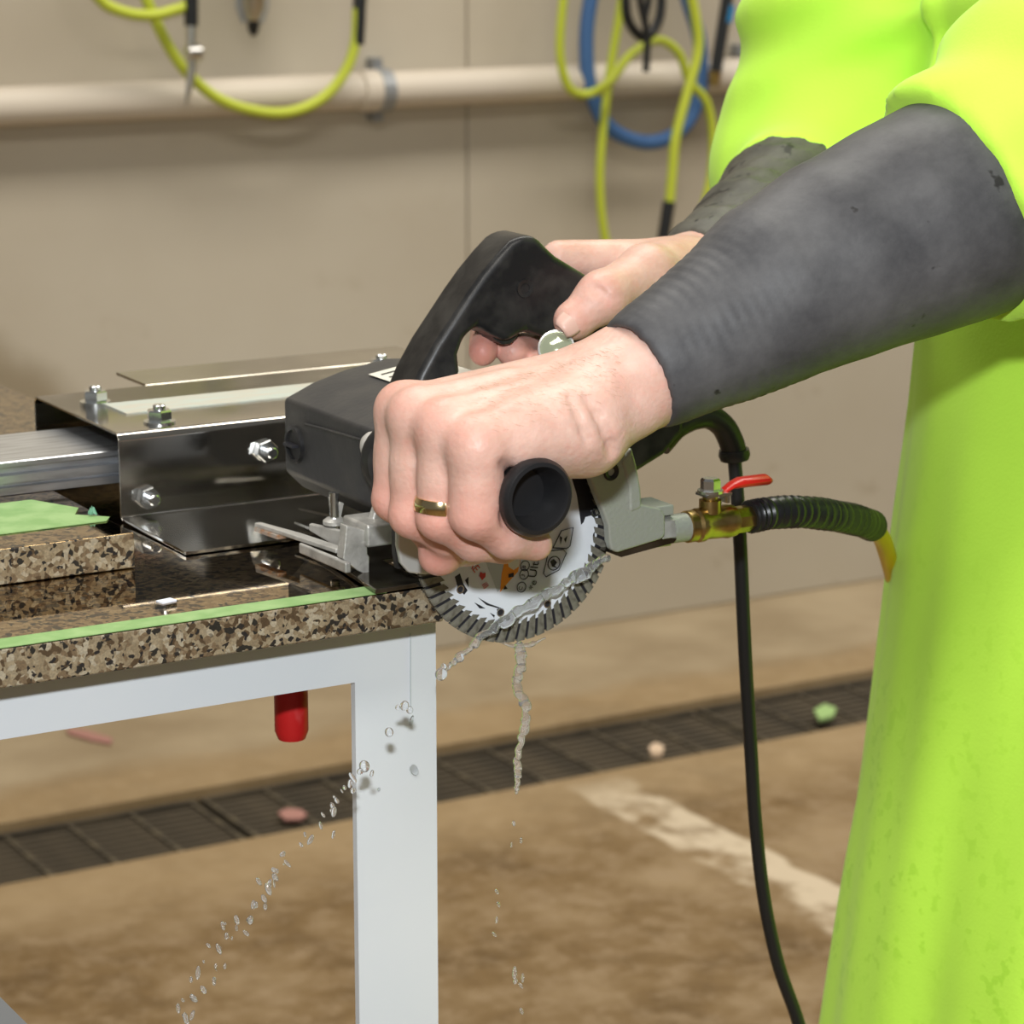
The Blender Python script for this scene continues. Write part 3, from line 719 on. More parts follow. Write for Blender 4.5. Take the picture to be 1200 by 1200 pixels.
# printed marks on the blade face, drawn on the disc plane
YI = YB - .00105
def decal(name, pts, material, d=0.):
    P_ = [atY(x, y, YI - d) for x, y in pts]; b = MB(); b.prism(P_, (0, .0001, 0)); return b.build(name, material, blade, smooth=False)
decal('worn_patch', [(664, 540), (705, 545), (716, 590), (716, 612), (707, 612), (704, 607), (700, 604), (696, 607), (693, 604), (686, 606), (684, 612), (681, 615), (679, 600), (676, 580)], M['ink'])
for q_ in ([(533, 676), (539, 672), (543, 684), (548, 692), (544, 697), (537, 690)], [(545, 680), (549, 676), (549, 688)], [(556, 706), (562, 709), (569, 713), (562, 713)], [(574, 718), (580, 721), (579, 724)], [(582, 714), (587, 712), (588, 719), (583, 720)],
           [(700, 618), (703, 617), (703, 632), (700, 634)], [(706, 620), (708, 616), (708, 628), (706, 632)], [(695, 626), (697, 623), (697, 632), (695, 633)], [(709, 640), (711, 634), (711, 641)], [(702, 642), (704, 638), (704, 646), (702, 648)], [(706, 645), (708, 641), (708, 648)], [(690, 672), (693, 669), (693, 673)], [(683, 684), (685, 682), (685, 687)], [(560, 700), (572, 707), (586, 712), (584, 713), (570, 709)]):
    decal('scuff', q_, M['ink'])
for x_, y_ in ((538, 690), (640, 707), (585, 717), (696, 600)):
    p = atY(x_, y_, YB); MB().lathe([(.0017, 0), (.0024, 0), (.0024, .0005), (.0017, .0005), (.0017, 0)], (p[0], YI - .0005, p[2]), (0, 1, 0), 16).build('hole_rim', M['zinc'], blade)
    MB().lathe([(0, 0), (.0017, 0), (.0017, .0002), (0, .0002)], (p[0], YI - .0002, p[2]), (0, 1, 0), 14).build('hole', M['ink'], blade)
decal('print_wedge', [(566, 650), (592, 655), (588, 688), (583, 694)], M['greyink'])
decal('print_wedge', [(592, 655), (612, 648), (607, 670), (596, 682), (586, 694), (588, 672)], M['orange'], .0001)
decal('print_wedge', [(595, 653), (611, 650), (608, 664), (602, 668), (596, 664)], M['cream'], .0002)
decal('print_bar', [(596, 673), (602, 671), (602, 676), (596, 677)], M['ink'], .0003); decal('print_bar', [(592, 686), (595, 690), (590, 691)], M['ink'], .0003)
def text(s_, px_, py_, size, rot, material, name='lettering'):
    cu = bpy.data.curves.new('t', 'FONT'); cu.body = s_; cu.size = size; cu.extrude = .00005; cu.align_x = 'CENTER'
    o = bpy.data.objects.new('t', cu); COL.objects.link(o)
    me = bpy.data.meshes.new_from_object(o.evaluated_get(bpy.context.evaluated_depsgraph_get())); bpy.data.objects.remove(o); bpy.data.curves.remove(cu)
    p = atY(px_, py_, YI - .0004)
    me.transform(Matrix.Translation(V(p)) @ Matrix.Rotation(rot, 4, 'Y') @ Matrix.Rotation(math.pi / 2, 4, 'X'))
    return link(name, me, material, blade)
text('Ultra', 631, 662, .0072, -1.35, M['ink']); text('*e', 628, 686, .006, -1.35, M['ink'])
text('SAE', 551, 664, .0062, .95, M['redink']); text('ill', 566, 688, .005, 1.05, M['redink'])
decal('print_heart', [(563, 670), (566, 672), (569, 671), (569, 676), (565, 680), (562, 675)], M['redink'], .0003)
for (x_, y_), g in zip(((615, 663), (614, 673), (611, 688)), 'B3C'):
    p = atY(x_, y_, YI); MB().lathe([(.0026, 0), (.0030, 0), (.0030, .0002), (.0026, .0002), (.0026, 0)], (p[0], YI - .0003, p[2]), (0, 1, 0), 20).build('print_ring', M['ink'], blade)
    text(g, x_ + 1, y_ + 2, .0034, -1.2, M['ink'])
def outline(pts, wpx=1.0):
    b = MB(); P_ = [atY(x, y, YI - .0002) for x, y in pts]; b.tube(P_ + [P_[0]], .00028, 4); b.build('print_frame', M['ink'], blade, smooth=False)
outline([(643, 646), (660, 644), (664, 648), (655, 668), (640, 676), (637, 672)]); outline([(648, 642), (658, 622), (672, 618), (668, 640), (664, 643)])
p = atY(649, 660, YI); MB().lathe([(.0036, 0), (.0041, 0), (.0041, .0002), (.0036, .0002), (.0036, 0)], (p[0], YI - .0003, p[2]), (0, 1, 0), 20).build('print_ring', M['ink'], blade)
decal('print_mark', [(645, 658), (649, 655), (653, 659), (650, 663), (654, 666), (647, 664)], M['ink'], .0003); decal('print_mark', [(656, 628), (659, 630), (657, 638)], M['ink'], .0003)
decal('print_mark', [(661, 632), (665, 628), (663, 636)], M['ink'], .0003)

# guard
def arc(r, a0, a1, n, y): return [(BC[0] + r * math.cos(math.radians(a0 + (a1 - a0) * i / n)), y, BC[2] + r * math.sin(math.radians(a0 + (a1 - a0) * i / n))) for i in range(n + 1)]
b = MB(); b.prism(arc(.070, -12, 192, 30, YB + .008), (0, .004, 0)); b.build('inner_guard', M['black_plastic'], saw, smooth=False)
b = MB(); b.prism(arc(.071, -8, 160, 30, YB - .016) + arc(.0685, 160, -8, 30, YB - .016), (0, .028, 0)); b.build('guard_rim', M['guard'], saw, bevel=.0006)
YG = YB - .0165
gp = [(690, 556), (696, 572), (702, 588), (708, 602), (713, 617), (714, 635), (717, 645), (724, 648), (776, 632), (780, 627), (780, 604), (776, 597), (754, 592), (748, 590), (743, 560), (732, 528), (706, 520), (690, 530), (684, 545)]
b = MB(); b.prism([atY(x, y, YG) for x, y in gp], (0, .006, 0)); b.build('guard_plate', M['guard'], saw, bevel=.0015)
gp2 = [(728, 540), (741, 524), (747, 545), (752, 575), (753, 596), (738, 602), (737, 570)]
b = MB(); b.prism([atY(x, y, YG - .0008) for x, y in gp2], (0, .008, 0)); b.build('guard_edge', M['guard'], saw, bevel=.002)
p = atY(716, 553, YG); MB().lathe([(0, .0035), (.0022, .0035), (.0022, 0), (.0042, -.001), (.005, 0), (.005, .003)], (p[0], YG - .0005, p[2]), (0, 1, 0), 18).build('screw', M['black_plastic'], saw)
gp3 = [(712, 647), (728, 653), (790, 636), (793, 631), (778, 630), (726, 645)]
b = MB(); b.prism([atY(x, y, YG + .004) for x, y in gp3], (0, .014, 0)); b.build('guard_lip', M['wet_steel'], saw, smooth=False)
pa = atY(753, 596, YB); b = MB(); b.box((pa[0], YB - .008, pa[2] - .004), (pa[0] + .016, YB + .016, pa[2] + .002)); b.build('mount_block', M['guard'], saw, bevel=.001)

# water fitting: along +X
YV = YB - .004
def lx(px_, py_): return atY(px_, py_, YV)
def lathe_x(name, pts, material, parent=saw, seg=18):
    """pts: (px along the axis, radius)"""
    y0 = 617
    org = lx(pts[0][0], 617 - .0); b = MB(); prof = [(0, 0)]
    for x_, r in pts: prof.append((r, lx(x_, 617)[0] - org[0]))
    prof.append((0, prof[-1][1])); ax_z = lx(800, 618)[2]
    b.lathe(prof, (org[0], YV, ax_z), (1, 0, 0), seg); return b.build(name, material, parent)
AXZ = lx(800, 618)[2]
lathe_x('hex_fitting', [(766, .0085), (767, .0092), (783, .0092), (784, .0085)], M['cast'], seg=6)
lathe_x('adaptor', [(783, .0072), (784, .0082), (806, .0082), (807, .0075)], M['guard'])
val = lathe_x('water_valve', [(803, .0085), (804, .0092), (812, .0092), (813, .0080), (816, .0098), (822, .0098), (825, .0088), (845, .0092), (850, .0098), (858, .0092), (860, .0078)], M['brass'])
val['label'] = 'brass ball valve body'
lathe_x('nipple', [(858, .0065), (859, .0078), (880, .0078), (884, .0062)], M['brass'], val, seg=8)
ps = lx(832, 600)
MB().lathe([(.0065, -.003), (.0065, .008), (.0045, .0085), (.0045, .012), (0, .012)], (ps[0], YV, AXZ + .006), (0, 0, 1), 14).build('valve_stem', M['brass'], val)
zt_ = AXZ + .0175
b = MB(); b.lathe([(0, .0022), (.0058, .0022), (.0058, .0078), (.0048, .009), (0, .009)], (ps[0], YV, zt_), (0, 0, 1), 6); b.lathe([(0, .0006), (.0075, .0006), (.0075, .0022), (0, .0022)], (ps[0], YV, zt_), (0, 0, 1), 18)
b.build('stem_nut', M['zinc'], val, smooth=False)
b = MB(); b.box((ps[0] - .006, YV - .006, zt_ - .001), (ps[0] + .011, YV + .006, zt_ + .0006)); b.box((ps[0] + .009, YV - .004, zt_ - .006), (ps[0] + .0108, YV + .004, zt_ + .0006))
b.build('lever_plate', M['zinc'], val, smooth=False)
l0 = np.array([ps[0] + .008, YV, zt_])
b = MB(); pp = [l0, l0 + (.006, 0, .0030), l0 + (.012, 0, .0042), l0 + (.030, 0, .0040), l0 + (.0325, 0, .0036)]
rings = []
for q_, (wy, wz) in zip(pp, ((.0035, .0010), (.0045, .0018), (.006, .003), (.006, .0032), (.004, .0018))):
    rings.append([b.bm.verts.new(V((q_[0], q_[1] + wy * math.cos(a), q_[2] + wz * math.sin(a)))) for a in [2 * math.pi * j / 12 for j in range(12)]])
for r0_, r1_ in zip(rings, rings[1:]):
    for j in range(12): b.bm.faces.new((r0_[j], r0_[(j + 1) % 12], r1_[(j + 1) % 12], r1_[j]))
b.bm.faces.new(rings[0][::-1]); b.bm.faces.new(rings[-1])
lv = b.build('lever', M['red'], val); lv['label'] = 'red vinyl lever'
# ribbed black sleeve over the hose
sl_px = [(877, 606), (905, 601), (940, 600), (975, 604), (1005, 610), (1024, 617)]
ctr = catmull([atY(x, y, YV + .0022 * i * i) for i, (x, y) in enumerate(sl_px)], 14); L_ = len(ctr)
rs = [.0092 + .0007 * math.sin(i * 2 * math.pi / 3.2) for i in range(L_)]
b = MB().tube(ctr, rs, 20, caps=True); b.build('hose_sleeve', M['rubber'], saw)
b = MB().tube([ctr[-3], atY(1033, 630, YV + .095), atY(1040, 650, YV + .135), atY(1048, 680, YV + .18), atY(1060, 730, YV + .23), (1.30, 1.58, .62), (1.36, 1.66, .15), (1.5, 1.72, .0075), (1.8, 1.8, .0075), (2.4, 1.9, .0075)], .0058, 14, smooth=1); b.build('water_hose', M['yellow'], saw)

# gear housing, motor
MB().box((.688, YB + .012, .925), (.785, 1.30, .992)).build('gear_housing', M['black_plastic'], saw, bevel=.008)
mp_ = [(.671, .940), (.683, .928), (.772, .924), (.796, .938), (.798, .975), (.786, .990), (.765, .999), (.738, 1.001), (.712, .997), (.690, .991), (.671, .983)]
YM1 = 1.424
mo = MB().prism([(x, 1.285, z) for x, z in mp_], (0, YM1 - 1.285, 0)).build('motor_housing', M['motor'], saw, bevel=.0025)
p = on(346, 521, 0, .6705)
MB().lathe([(0, -.0005), (.0085, -.0005), (.0088, -.002), (.0108, -.002), (.0112, .003), (.0112, .006)], (.6705, min(p[1], YM1 - .014), p[2]), (1, 0, 0), 26).build('brush_cap', M['black_plastic'], mo)
MB().box((.6655, min(p[1], YM1 - .014) - .006, p[2] - .0008), (.6705, min(p[1], YM1 - .014) + .006, p[2] + .0008)).build('slot', M['ink'], mo)
MB().tube([on(358, 497, 0, .6705), on(395, 507, 0, .6705), on(425, 516, 0, .6705)], .0009, 6).build('seam_line', M['motor'], mo)
# curved rating label on the arched top
b = MB()
lab = [(.712, .9972), (.738, 1.0012), (.765, .9992)]
for (xa, za), (xb, zb) in zip(lab, lab[1:]): b.quad((xa, 1.335, za + .0009), (xb, 1.335, zb + .0009), (xb, 1.395, zb + .0009), (xa, 1.395, za + .0009))
lb = b.build('rating_label', M['cream'], mo, smooth=False)
for k in range(5):
    b = MB(); y_ = 1.345 + k * .010
    b.quad((.716, y_, .9991), (.735, y_, 1.0020), (.735, y_ + .002, 1.0020), (.716, y_ + .002, .9991)); b.build('print_line', M['ink'], lb, smooth=False)

# D-shaped main handle
YN = 1.324
outer = [(463, 573), (470, 520), (482, 466), (494, 437), (512, 404), (533, 372), (550, 346), (567, 322), (585, 300), (600, 284), (613, 276), (630, 277), (642, 290), (654, 301), (690, 323), (735, 362), (785, 425), (806, 474), (803, 506), (780, 534), (748, 554), (728, 560)]
inner = [(728, 520), (738, 490), (722, 452), (696, 418), (668, 394), (640, 396), (618, 388), (596, 402), (578, 393), (561, 383), (546, 396), (539, 416), (541, 436), (536, 452), (512, 480), (498, 520), (496, 573)]
b = MB(); b.prism([atY(x, y, YN) for x, y in outer + inner], (0, .033, 0)); hd = b.build('main_handle', M['black_plastic'], saw, bevel=.005, seg=4)
rid = [atY(x, y, YN + .0155) for x, y in outer[1:11]]
MB().tube([np.array(p) + (-.0003, 0, .0003) for p in rid], .0007, 6).build('seam_line', M['ink'], hd)
tp = [(572, 384), (580, 398), (590, 405), (600, 404), (607, 396), (616, 378), (590, 365)]
MB().prism([atY(x, y, YN + .008) for x, y in tp], (0, .017, 0)).build('trigger', M['black_plastic'], hd, bevel=.002)
for x_, y_ in ((615, 338), (520, 450)):
    p = atY(x_, y_, YN); MB().lathe([(0, .002), (.003, .002), (.003, -.0004), (.0052, -.0008), (.0056, .001)], p, (0, 1, 0), 18).build('screw_recess', M['black_plastic'], hd)
p = atY(652, 408, 1.30); dax = tuple(fw + np.array([.05, 0, -.1])); MB().lathe([(0, .001), (.0092, .001), (.0094, -.0008), (.0104, -.0006), (.0108, .003), (0, .003)], p, dax, 28).build('level_dial', M['chrome'], saw)
MB().lathe([(0, -.0014), (.005, -.0006), (.0093, .0008)], p, dax, 24).build('dial_glass', M['wet_film'], saw)
# mounting flange and white button at the front of the handle
fc_ = atY(474, 541, 1.290); MB().lathe([(0, -.004), (.020, -.004), (.0235, 0), (.024, .003), (.022, .006), (0, .006)], fc_, (.5, 1, .1), 36).build('handle_flange', M['black_plastic'], saw)
p = on(430, 525, 0, .664); MB().lathe([(0, -.002), (.004, -.0016), (.0072, .001), (.0085, .004), (.0085, .009), (0, .009)], p, (1, .25, 0), 24).build('lock_button', mat('white_button', (.42, .40, .37), .55), saw)

# side handle pointing towards the near edge of the bench
SHX, SHZ = .6715, .9805
prof = [(0, -.020 - .0), (.0115, -.0195), (.0132, -.012), (.0142, 0 - .001), (.0150, .0005), (.0172, .0006), (.0188, .003), (.0190, .0065), (.0176, .010), (.0163, .0125), (.0162, .03), (.0172, .05), (.0165, .08), (.0178, .100), (.0195, .112), (.0195, .120), (0, .120)]
prof = [(r * 1.06, h) for r, h in prof]
# the recess goes inwards from the end face
prof = [(0, .018), (.0120, .0175), (.0136, .010), (.0152, .002), (.0162, .0003)] + prof[5:]
MB().lathe(prof, (SHX, 1.130, SHZ), (0, 1, 0), 40).build('side_handle', M['rubber'], saw)
p = (SHX, 1.249, SHZ); MB().tube([p, (SHX + .01, 1.262, SHZ - .005), (.70, 1.275, .965)], [.012, .014, .018], 16).build('handle_socket', M['cast'], saw)

# shoe plate and cast brackets on the granite
zq = ZT + .0008
b = MB(); q0, q1 = atZ(440, 690, zq + .003), atZ(503, 680, zq + .003)
b.prism([(q0[0], q0[1], zq), (q1[0] - .002, q1[1], zq), (.676, 1.31, zq), (.80, 1.33, zq), (.80, 1.383, zq), (.668, 1.383, zq), (.655, 1.36, zq)], (0, 0, .0028)); b.build('shoe_plate', M['wet_steel'], saw, bevel=.0006)
# swing bar: runs away from the blade
zb_ = ZT + .012
A, B, C_ = atZ(302, 617, zb_), atZ(346, 630, zb_), atZ(400, 648, zb_)
b = MB(); w = np.array([.0034, 0, 0])
b.prism([A - w * .6, B - w, C_ - w, C_ + w, B + w, A + w * .6], (0, 0, .0025)); b.build('guide_arm', M['cast'], saw, bevel=.0006)
b = MB(); b.prism([A - w * .75 - (0, .001, 0), atZ(330, 627, zb_) - w * .85, atZ(330, 627, zb_) + w * .8, A + w * .75], (0, 0, -.0022)); b.build('rusty_tip', M['rust'], saw, smooth=False)
b = MB(); A2, B2 = atZ(352, 648, ZT + .006), atZ(408, 672, ZT + .006); b.prism([A2 - w * .3, B2 - w * .5, B2 + w * .6, A2 + w * .3], (0, 0, .006)); b.build('lower_arm', M['cast'], saw, bevel=.0015)
b = MB(); c1_, c2_ = atY(362, 622, 1.345), atY(400, 645, 1.315); b.prism([c1_, c2_, c2_ + (0, 0, .011), c1_ + (0, 0, .004)], (.003, .002, 0)); b.build('fin', M['cast'], saw, bevel=.0008)
# cast bracket: box with a front leg
YK = 1.285
pb1, pb2 = atY(430, 616, YK), atY(466, 640, YK)
b = MB(); b.box((pb1[0], YK, pb2[2] + .001), (pb2[0] + .010, YK + .030, pb1[2])); b.build('cast_bracket', M['cast'], saw, bevel=.0018)
lg = [(406, 616), (430, 622), (431, 650), (433, 652), (433, 676), (418, 668), (402, 655), (404, 640)]
b = MB(); b.prism([atY(x, y, YK + .004) for x, y in lg], (0, .008, 0)); b.build('bracket_leg', M['cast'], saw, bevel=.0015)
b = MB(); b.prism([atY(x, y, YK + .012) for x, y in [(432, 622), (455, 618), (458, 590), (450, 578), (443, 588)]], (0, .006, 0)); b.build('strut', M['cast'], saw, bevel=.0015)
p = atY(392, 622, 1.33)
b = MB(); b.tube([p - (0, 0, .008), p + (0, 0, .022)], .0026, 10); b.build('clamp_screw', M['zinc'], saw)
b = MB(); b.lathe([(0, .004), (.0065, .004), (.0065, .006), (.0045, .0075), (0, .0075)], p, (0, 0, 1), 16)
b.prism([p + (-.0015, 0, .008), p + (-.0025, 0, .019), p + (.0005, 0, .021), p + (.0015, 0, .008)], (0, .002, 0)); b.prism([p + (.001, 0, .008), p + (.004, 0, .016), p + (.006, 0, .015), p + (.004, 0, .007)], (0, .002, 0))
b.build('wing_nut', M['cast'], saw)
for pts_ in ([(350, 598), (385, 588), (392, 600), (420, 606), (415, 612)], [(345, 614), (380, 608), (400, 632), (372, 624)]):
    b = MB(); b.prism([atZ(x, y, ZT + .009) for x, y in pts_], (0, 0, .0015)); b.build('depth_plate', M['steel'], saw, smooth=False)
lug = atY(488, 640, 1.262)
b = MB(); lp = [(466, 622), (520, 622), (545, 650), (520, 668), (500, 674), (480, 672), (470, 660), (466, 640)]
b.prism([atY(x, y, YB - .006) for x, y in lp], (0, .004, 0)); b.build('guard_lug', M['lug'], saw, bevel=.0015)

# power cord
YC = 1.342
cp = [(770, 515), (790, 499), (810, 490), (830, 488), (847, 499), (857, 518), (861, 535)]
MB().tube([atY(x, y, YC) for x, y in cp], [.011, .0088, .0078, .0076, .0076, .0078, .0080], 16, smooth=1).build('strain_relief', M['rubber'], saw)
e_ = atY(861, 533, YC); MB().lathe([(0, 0), (.0088, 0), (.0098, .003), (.0092, .0065), (0, .0065)], e_ + (0, 0, -.003), (-.1, 0, 1), 20).build('relief_collar', M['rubber'], saw)
cp = [(860, 530), (864, 580), (868, 650), (871, 720), (875, 800), (880, 880), (885, 960), (895, 1050), (912, 1130), (936, 1200), (950, 1270)]
CP = [atY(x, y, YC) for x, y in cp] + [(.985, 1.35, .30), (.975, 1.40, .06), (1.0, 1.52, .006), (1.3, 1.76, .006), (2.4, 1.95, .006)]
MB().tube(CP, .0043, 14, smooth=1).build('power_cord', M['rubber'], saw)

# ================================================================== PERSON
per = thing('person', (1.2, 1.27, 0), 'person in a yellow-green high-visibility smock and grey arm sleeves guiding the saw', 'person')
YI_, YMd, YR_, YP_ = 1.214, 1.193, 1.171, 1.149
# ---- left hand: fist round the side handle
vol = Vol((.60, 1.06, .92), (.90, 1.28, 1.12), .0013)
fing = vol.new()
chains = {
    'index':  ([(474, 482, YI_), (462, 585, YI_), (500, 617, YI_), (532, 628, YI_)], [.0125, .0108, .0095, .0080]),
    'middle': ([(491, 490, YMd), (483, 603, YMd), (524, 628, YMd), (556, 638, YMd)], [.0125, .0112, .0098, .0085]),
    'ring':   ([(524, 504, YR_), (515, 606, YR_), (556, 634, YR_), (590, 642, YR_)], [.0122, .0112, .0098, .0085]),
    'pinky':  ([(561, 524, YP_), (556, 602, YP_ + .001), (594, 630, YP_ + .003), (628, 638, YP_ + .004)], [.0125, .0120, .0100, .0085]),
}
FJ = {}
for nm, (pts, rs) in chains.items():
    f1 = vol.new(); J = [atY(*p) for p in pts]; FJ[nm] = J
    vol.chain(f1, J, rs, .005)
    mid_ = (J[0] + J[1]) / 2; vol.ell(f1, mid_, (rs[0] * .99, rs[0] * 1.02, .022), .006)
    fing = smin(fing, f1, .0028)
palm = vol.new()
carp = [atY(696, 442, 1.196), atY(698, 454, 1.182), atY(698, 468, 1.168), atY(694, 486, 1.154)]
for (nm, J), c_, r0_, r1_ in zip(FJ.items(), carp, (.0128, .0130, .0128, .0130), (.017, .0185, .0185, .018)):
    vol.cone(palm, J[0] + (0, 0, 0), c_, r0_, r1_, .014)
for nm, J in FJ.items(): vol.ell(palm, J[0] + (-.0008, 0, .0012), (.0125, .0115, .0122), .010)      # knuckle heads
vol.ell(palm, atY(656, 505, 1.156), (.034, .017, .019), .014)                                       # heel of the hand
vol.cone(palm, atY(610, 512, 1.153), atY(684, 512, 1.158), .0165, .0205, .012)
vol.ell(palm, atY(600, 500, 1.185), (.03, .03, .014), .012)
wr0, wr1, wr2 = atY(716, 462, 1.170), atY(758, 440, 1.168), atY(830, 400, 1.158)
vol.chain(palm, [wr0, wr1, wr2], [.0235, .0245, .029], .014)
vol.chain(palm, [wr0 + (0, .012, .004), wr1 + (0, .012, .002), wr2], [.020, .021, .029], .012)
vol.ell(palm, atY(742, 482, 1.154), (.014, .010, .012), .010)                                       # ulna head
# tendons and skin folds
for nm, c_ in zip(('middle', 'ring', 'pinky'), carp[1:]):
    a_, d_ = FJ[nm][0] + (0, 0, .0105), c_ + (0, -.002, .0165)
    vol.cone(palm, a_, .5 * a_ + .5 * d_ + (0, 0, .0005), .0022, .0012, .008)
thumb = vol.new()
TJ = [atY(672, 480, 1.205), atY(612, 555, 1.232), atY(548, 634, 1.222), atY(514, 650, 1.204)]
vol.chain(thumb, TJ, [.017, .0135, .0120, .0098], .006)
vol.ell(thumb, atY(517, 652, 1.203), (.0115, .009, .0095), .004)
hand = smin(palm, fing, .007); hand = smin(hand, thumb, .006)
# folds at the little-finger side of the wrist: shallow grooves that follow the surface
for line, r_, k_ in (([(668, 466), (678, 486), (684, 506), (690, 518)], .0011, .004), ([(688, 470), (702, 488), (710, 506), (716, 522), (718, 532)], .0014, .005), ([(612, 566), (600, 556), (590, 545)], .0016, .005),
                     ([(600, 620), (592, 612), (588, 602)], .0010, .004)):
    vol.groove(hand, line, r_, k_)
vol.cut_cone(hand, (SHX, 1.10, SHZ), (SHX, 1.28, SHZ), .0166, .0166, .001)                          # closes on the handle without entering it
vol.plane_cut(hand, atY(826, 402, 1.158), (1, 0, .45))
lp_, lf_ = vol.mesh(hand, 3)

# ---- right hand: on the main handle grip, thumb on the near side
vol2 = Vol((.70, 1.27, .95), (1.02, 1.47, 1.14), .0014)
hand2 = vol2.new()
def ch2(pts, rs, k=.006):
    f1 = vol2.new(); vol2.chain(f1, [atY(*p) for p in pts], rs, k); return f1
th_ = ch2([(674, 374, 1.304), (706, 348, 1.303), (757, 322, 1.320), (806, 322, 1.345)], [.0108, .0138, .0165, .0205], .008)
vol2.ell(th_, atY(673, 376, 1.304), (.0122, .0100, .0105), .004)
ix = ch2([(742, 316, 1.378), (640, 318, 1.384), (572, 372, 1.372), (566, 412, 1.348)], [.0145, .0110, .0098, .0084])
md = ch2([(752, 340, 1.382), (664, 372, 1.388), (630, 408, 1.366), (602, 412, 1.344)], [.0145, .0110, .0108, .0098])
rg = ch2([(764, 364, 1.382), (690, 408, 1.388), (650, 432, 1.366), (632, 426, 1.336)], [.0140, .0108, .0098, .0085])
pk = ch2([(778, 388, 1.380), (720, 440, 1.384), (684, 462, 1.364), (664, 452, 1.336)], [.0130, .0098, .0090, .0080])
fg = smin(smin(ix, md, .0015), smin(rg, pk, .0015), .0015)
pl = vol2.new()
pc = [atY(808, 312, 1.368), atY(812, 326, 1.372), atY(816, 340, 1.372), atY(820, 354, 1.370)]
for s_, c_, r0_ in zip(((742, 316, 1.378), (752, 340, 1.382), (764, 364, 1.382), (778, 388, 1.380)), pc, (.0145, .0145, .014, .013)):
    vol2.cone(pl, atY(*s_), c_, r0_, .019, .010)
vol2.cone(pl, atY(655, 302, 1.366), atY(770, 312, 1.360), .0105, .0165, .012)                       # web between thumb and index along the top of the grip
vol2.cone(pl, atY(770, 318, 1.338), atY(800, 326, 1.350), .0165, .021, .012)
vol2.chain(pl, [atY(812, 332, 1.362), atY(850, 312, 1.372), atY(905, 280, 1.392)], [.0245, .0255, .030], .014)
hand2 = smin(smin(pl, fg, .006), th_, .010)
# open room for the grip
g0 = [atY(628, 318, 1.3405), atY(690, 358, 1.3405), atY(760, 430, 1.3405), atY(785, 490, 1.3405)]
for a_, b_ in zip(g0, g0[1:]): vol2.cut_cone(hand2, a_, b_, .0165, .0165, .002)
vol2.plane_cut(hand2, atY(900, 283, 1.39), (1, .3, .5))
for line in ([(690, 338), (700, 345), (712, 356)], [(695, 334), (706, 341), (717, 351)]): vol2.groove(hand2, line, .0006, .003)
rp_, rf_ = vol2.mesh(hand2, 3)

# ---- rest of the body, coarse (under the clothes)
LSH, LEL = np.array([1.24, 1.09, 1.40]), atY(1190, 205, 1.150)
RSH, REL = np.array([1.19, 1.48, 1.40]), np.array([1.115, 1.505, 1.075])
vol3 = Vol((.80, .96, .02), (1.42, 1.60, 1.80), .008)
bd = vol3.new()
tc = np.array([1.23, 1.27, 0])
vol3.chain(bd, [tc + (-.02, 0, .92), tc + (-.01, 0, 1.12), tc + (.01, 0, 1.36)], [.085, .08, .08], .04)
vol3.cone(bd, LSH, RSH, .045, .045, .04); vol3.cone(bd, tc + (.02, 0, 1.38), tc + (-.05, 0, 1.55), .06, .055, .04)
hc = tc + (-.08, 0, 1.645); vol3.ell(bd, hc, (.098, .078, .12), .02)
vol3.ell(bd, hc + (-.098, 0, -.01), (.016, .014, .022), .02); vol3.ell(bd, hc + (-.07, 0, -.085), (.035, .04, .035), .03)
for s_ in (-1, 1): vol3.ell(bd, hc + (.005, .078 * s_, -.01), (.022, .012, .032), .012); vol3.ell(bd, hc + (-.088, .032 * s_, .012), (.012, .014, .008), .008)
vol3.ell(bd, hc + (-.093, 0, -.055), (.010, .026, .007), .01)
for sh, el, wr in ((LSH, LEL, wr2), (RSH, REL, atY(890, 289, 1.388))):
    vol3.chain(bd, [sh, el, wr], [.047, .038, .026], .02)
for s_ in (-1, 1): vol3.chain(bd, [tc + (-.01, .055 * s_, .82), tc + (-.03, .09 * s_, .50), tc + (.02, .12 * s_, .10)], [.075, .06, .045], .03); vol3.cone(bd, tc + (.03, .12 * s_, .06), tc + (-.13, .13 * s_, .05), .04, .035, .02)
bp_, bf_ = vol3.mesh(bd, 2)
pts = np.concatenate([lp_, rp_, bp_]); fcs = np.concatenate([lf_, rf_ + len(lp_), bf_ + len(lp_) + len(rp_)])
body = np_mesh('body', pts, fcs, M['skin'], per)
def gauss(cs, s): return np.maximum.reduce([np.exp(-(((pts - c) / s) ** 2).sum(1)) for c in cs])
red = .75 * gauss([FJ[n][1] for n in FJ], .016) + .42 * gauss([FJ[n][0] + (-.004, 0, .006) for n in FJ], .014) + .7 * gauss([TJ[3], TJ[2]], .016) + .35 * gauss([FJ[n][2] for n in FJ] + [FJ[n][3] for n in FJ], .012)
red += .75 * gauss([atY(566, 412, 1.345), atY(605, 414, 1.345), atY(585, 380, 1.37)], .016) + .35 * gauss([atY(672, 378, 1.30), atY(704, 348, 1.30)], .014) + .25 * gauss([atY(790, 318, 1.34)], .03)
for nm, arr in (('red', red),):
    a_ = body.data.attributes.new(nm, 'FLOAT', 'POINT'); a_.data.foreach_set('value', np.clip(arr, 0, 1).astype(np.float32))

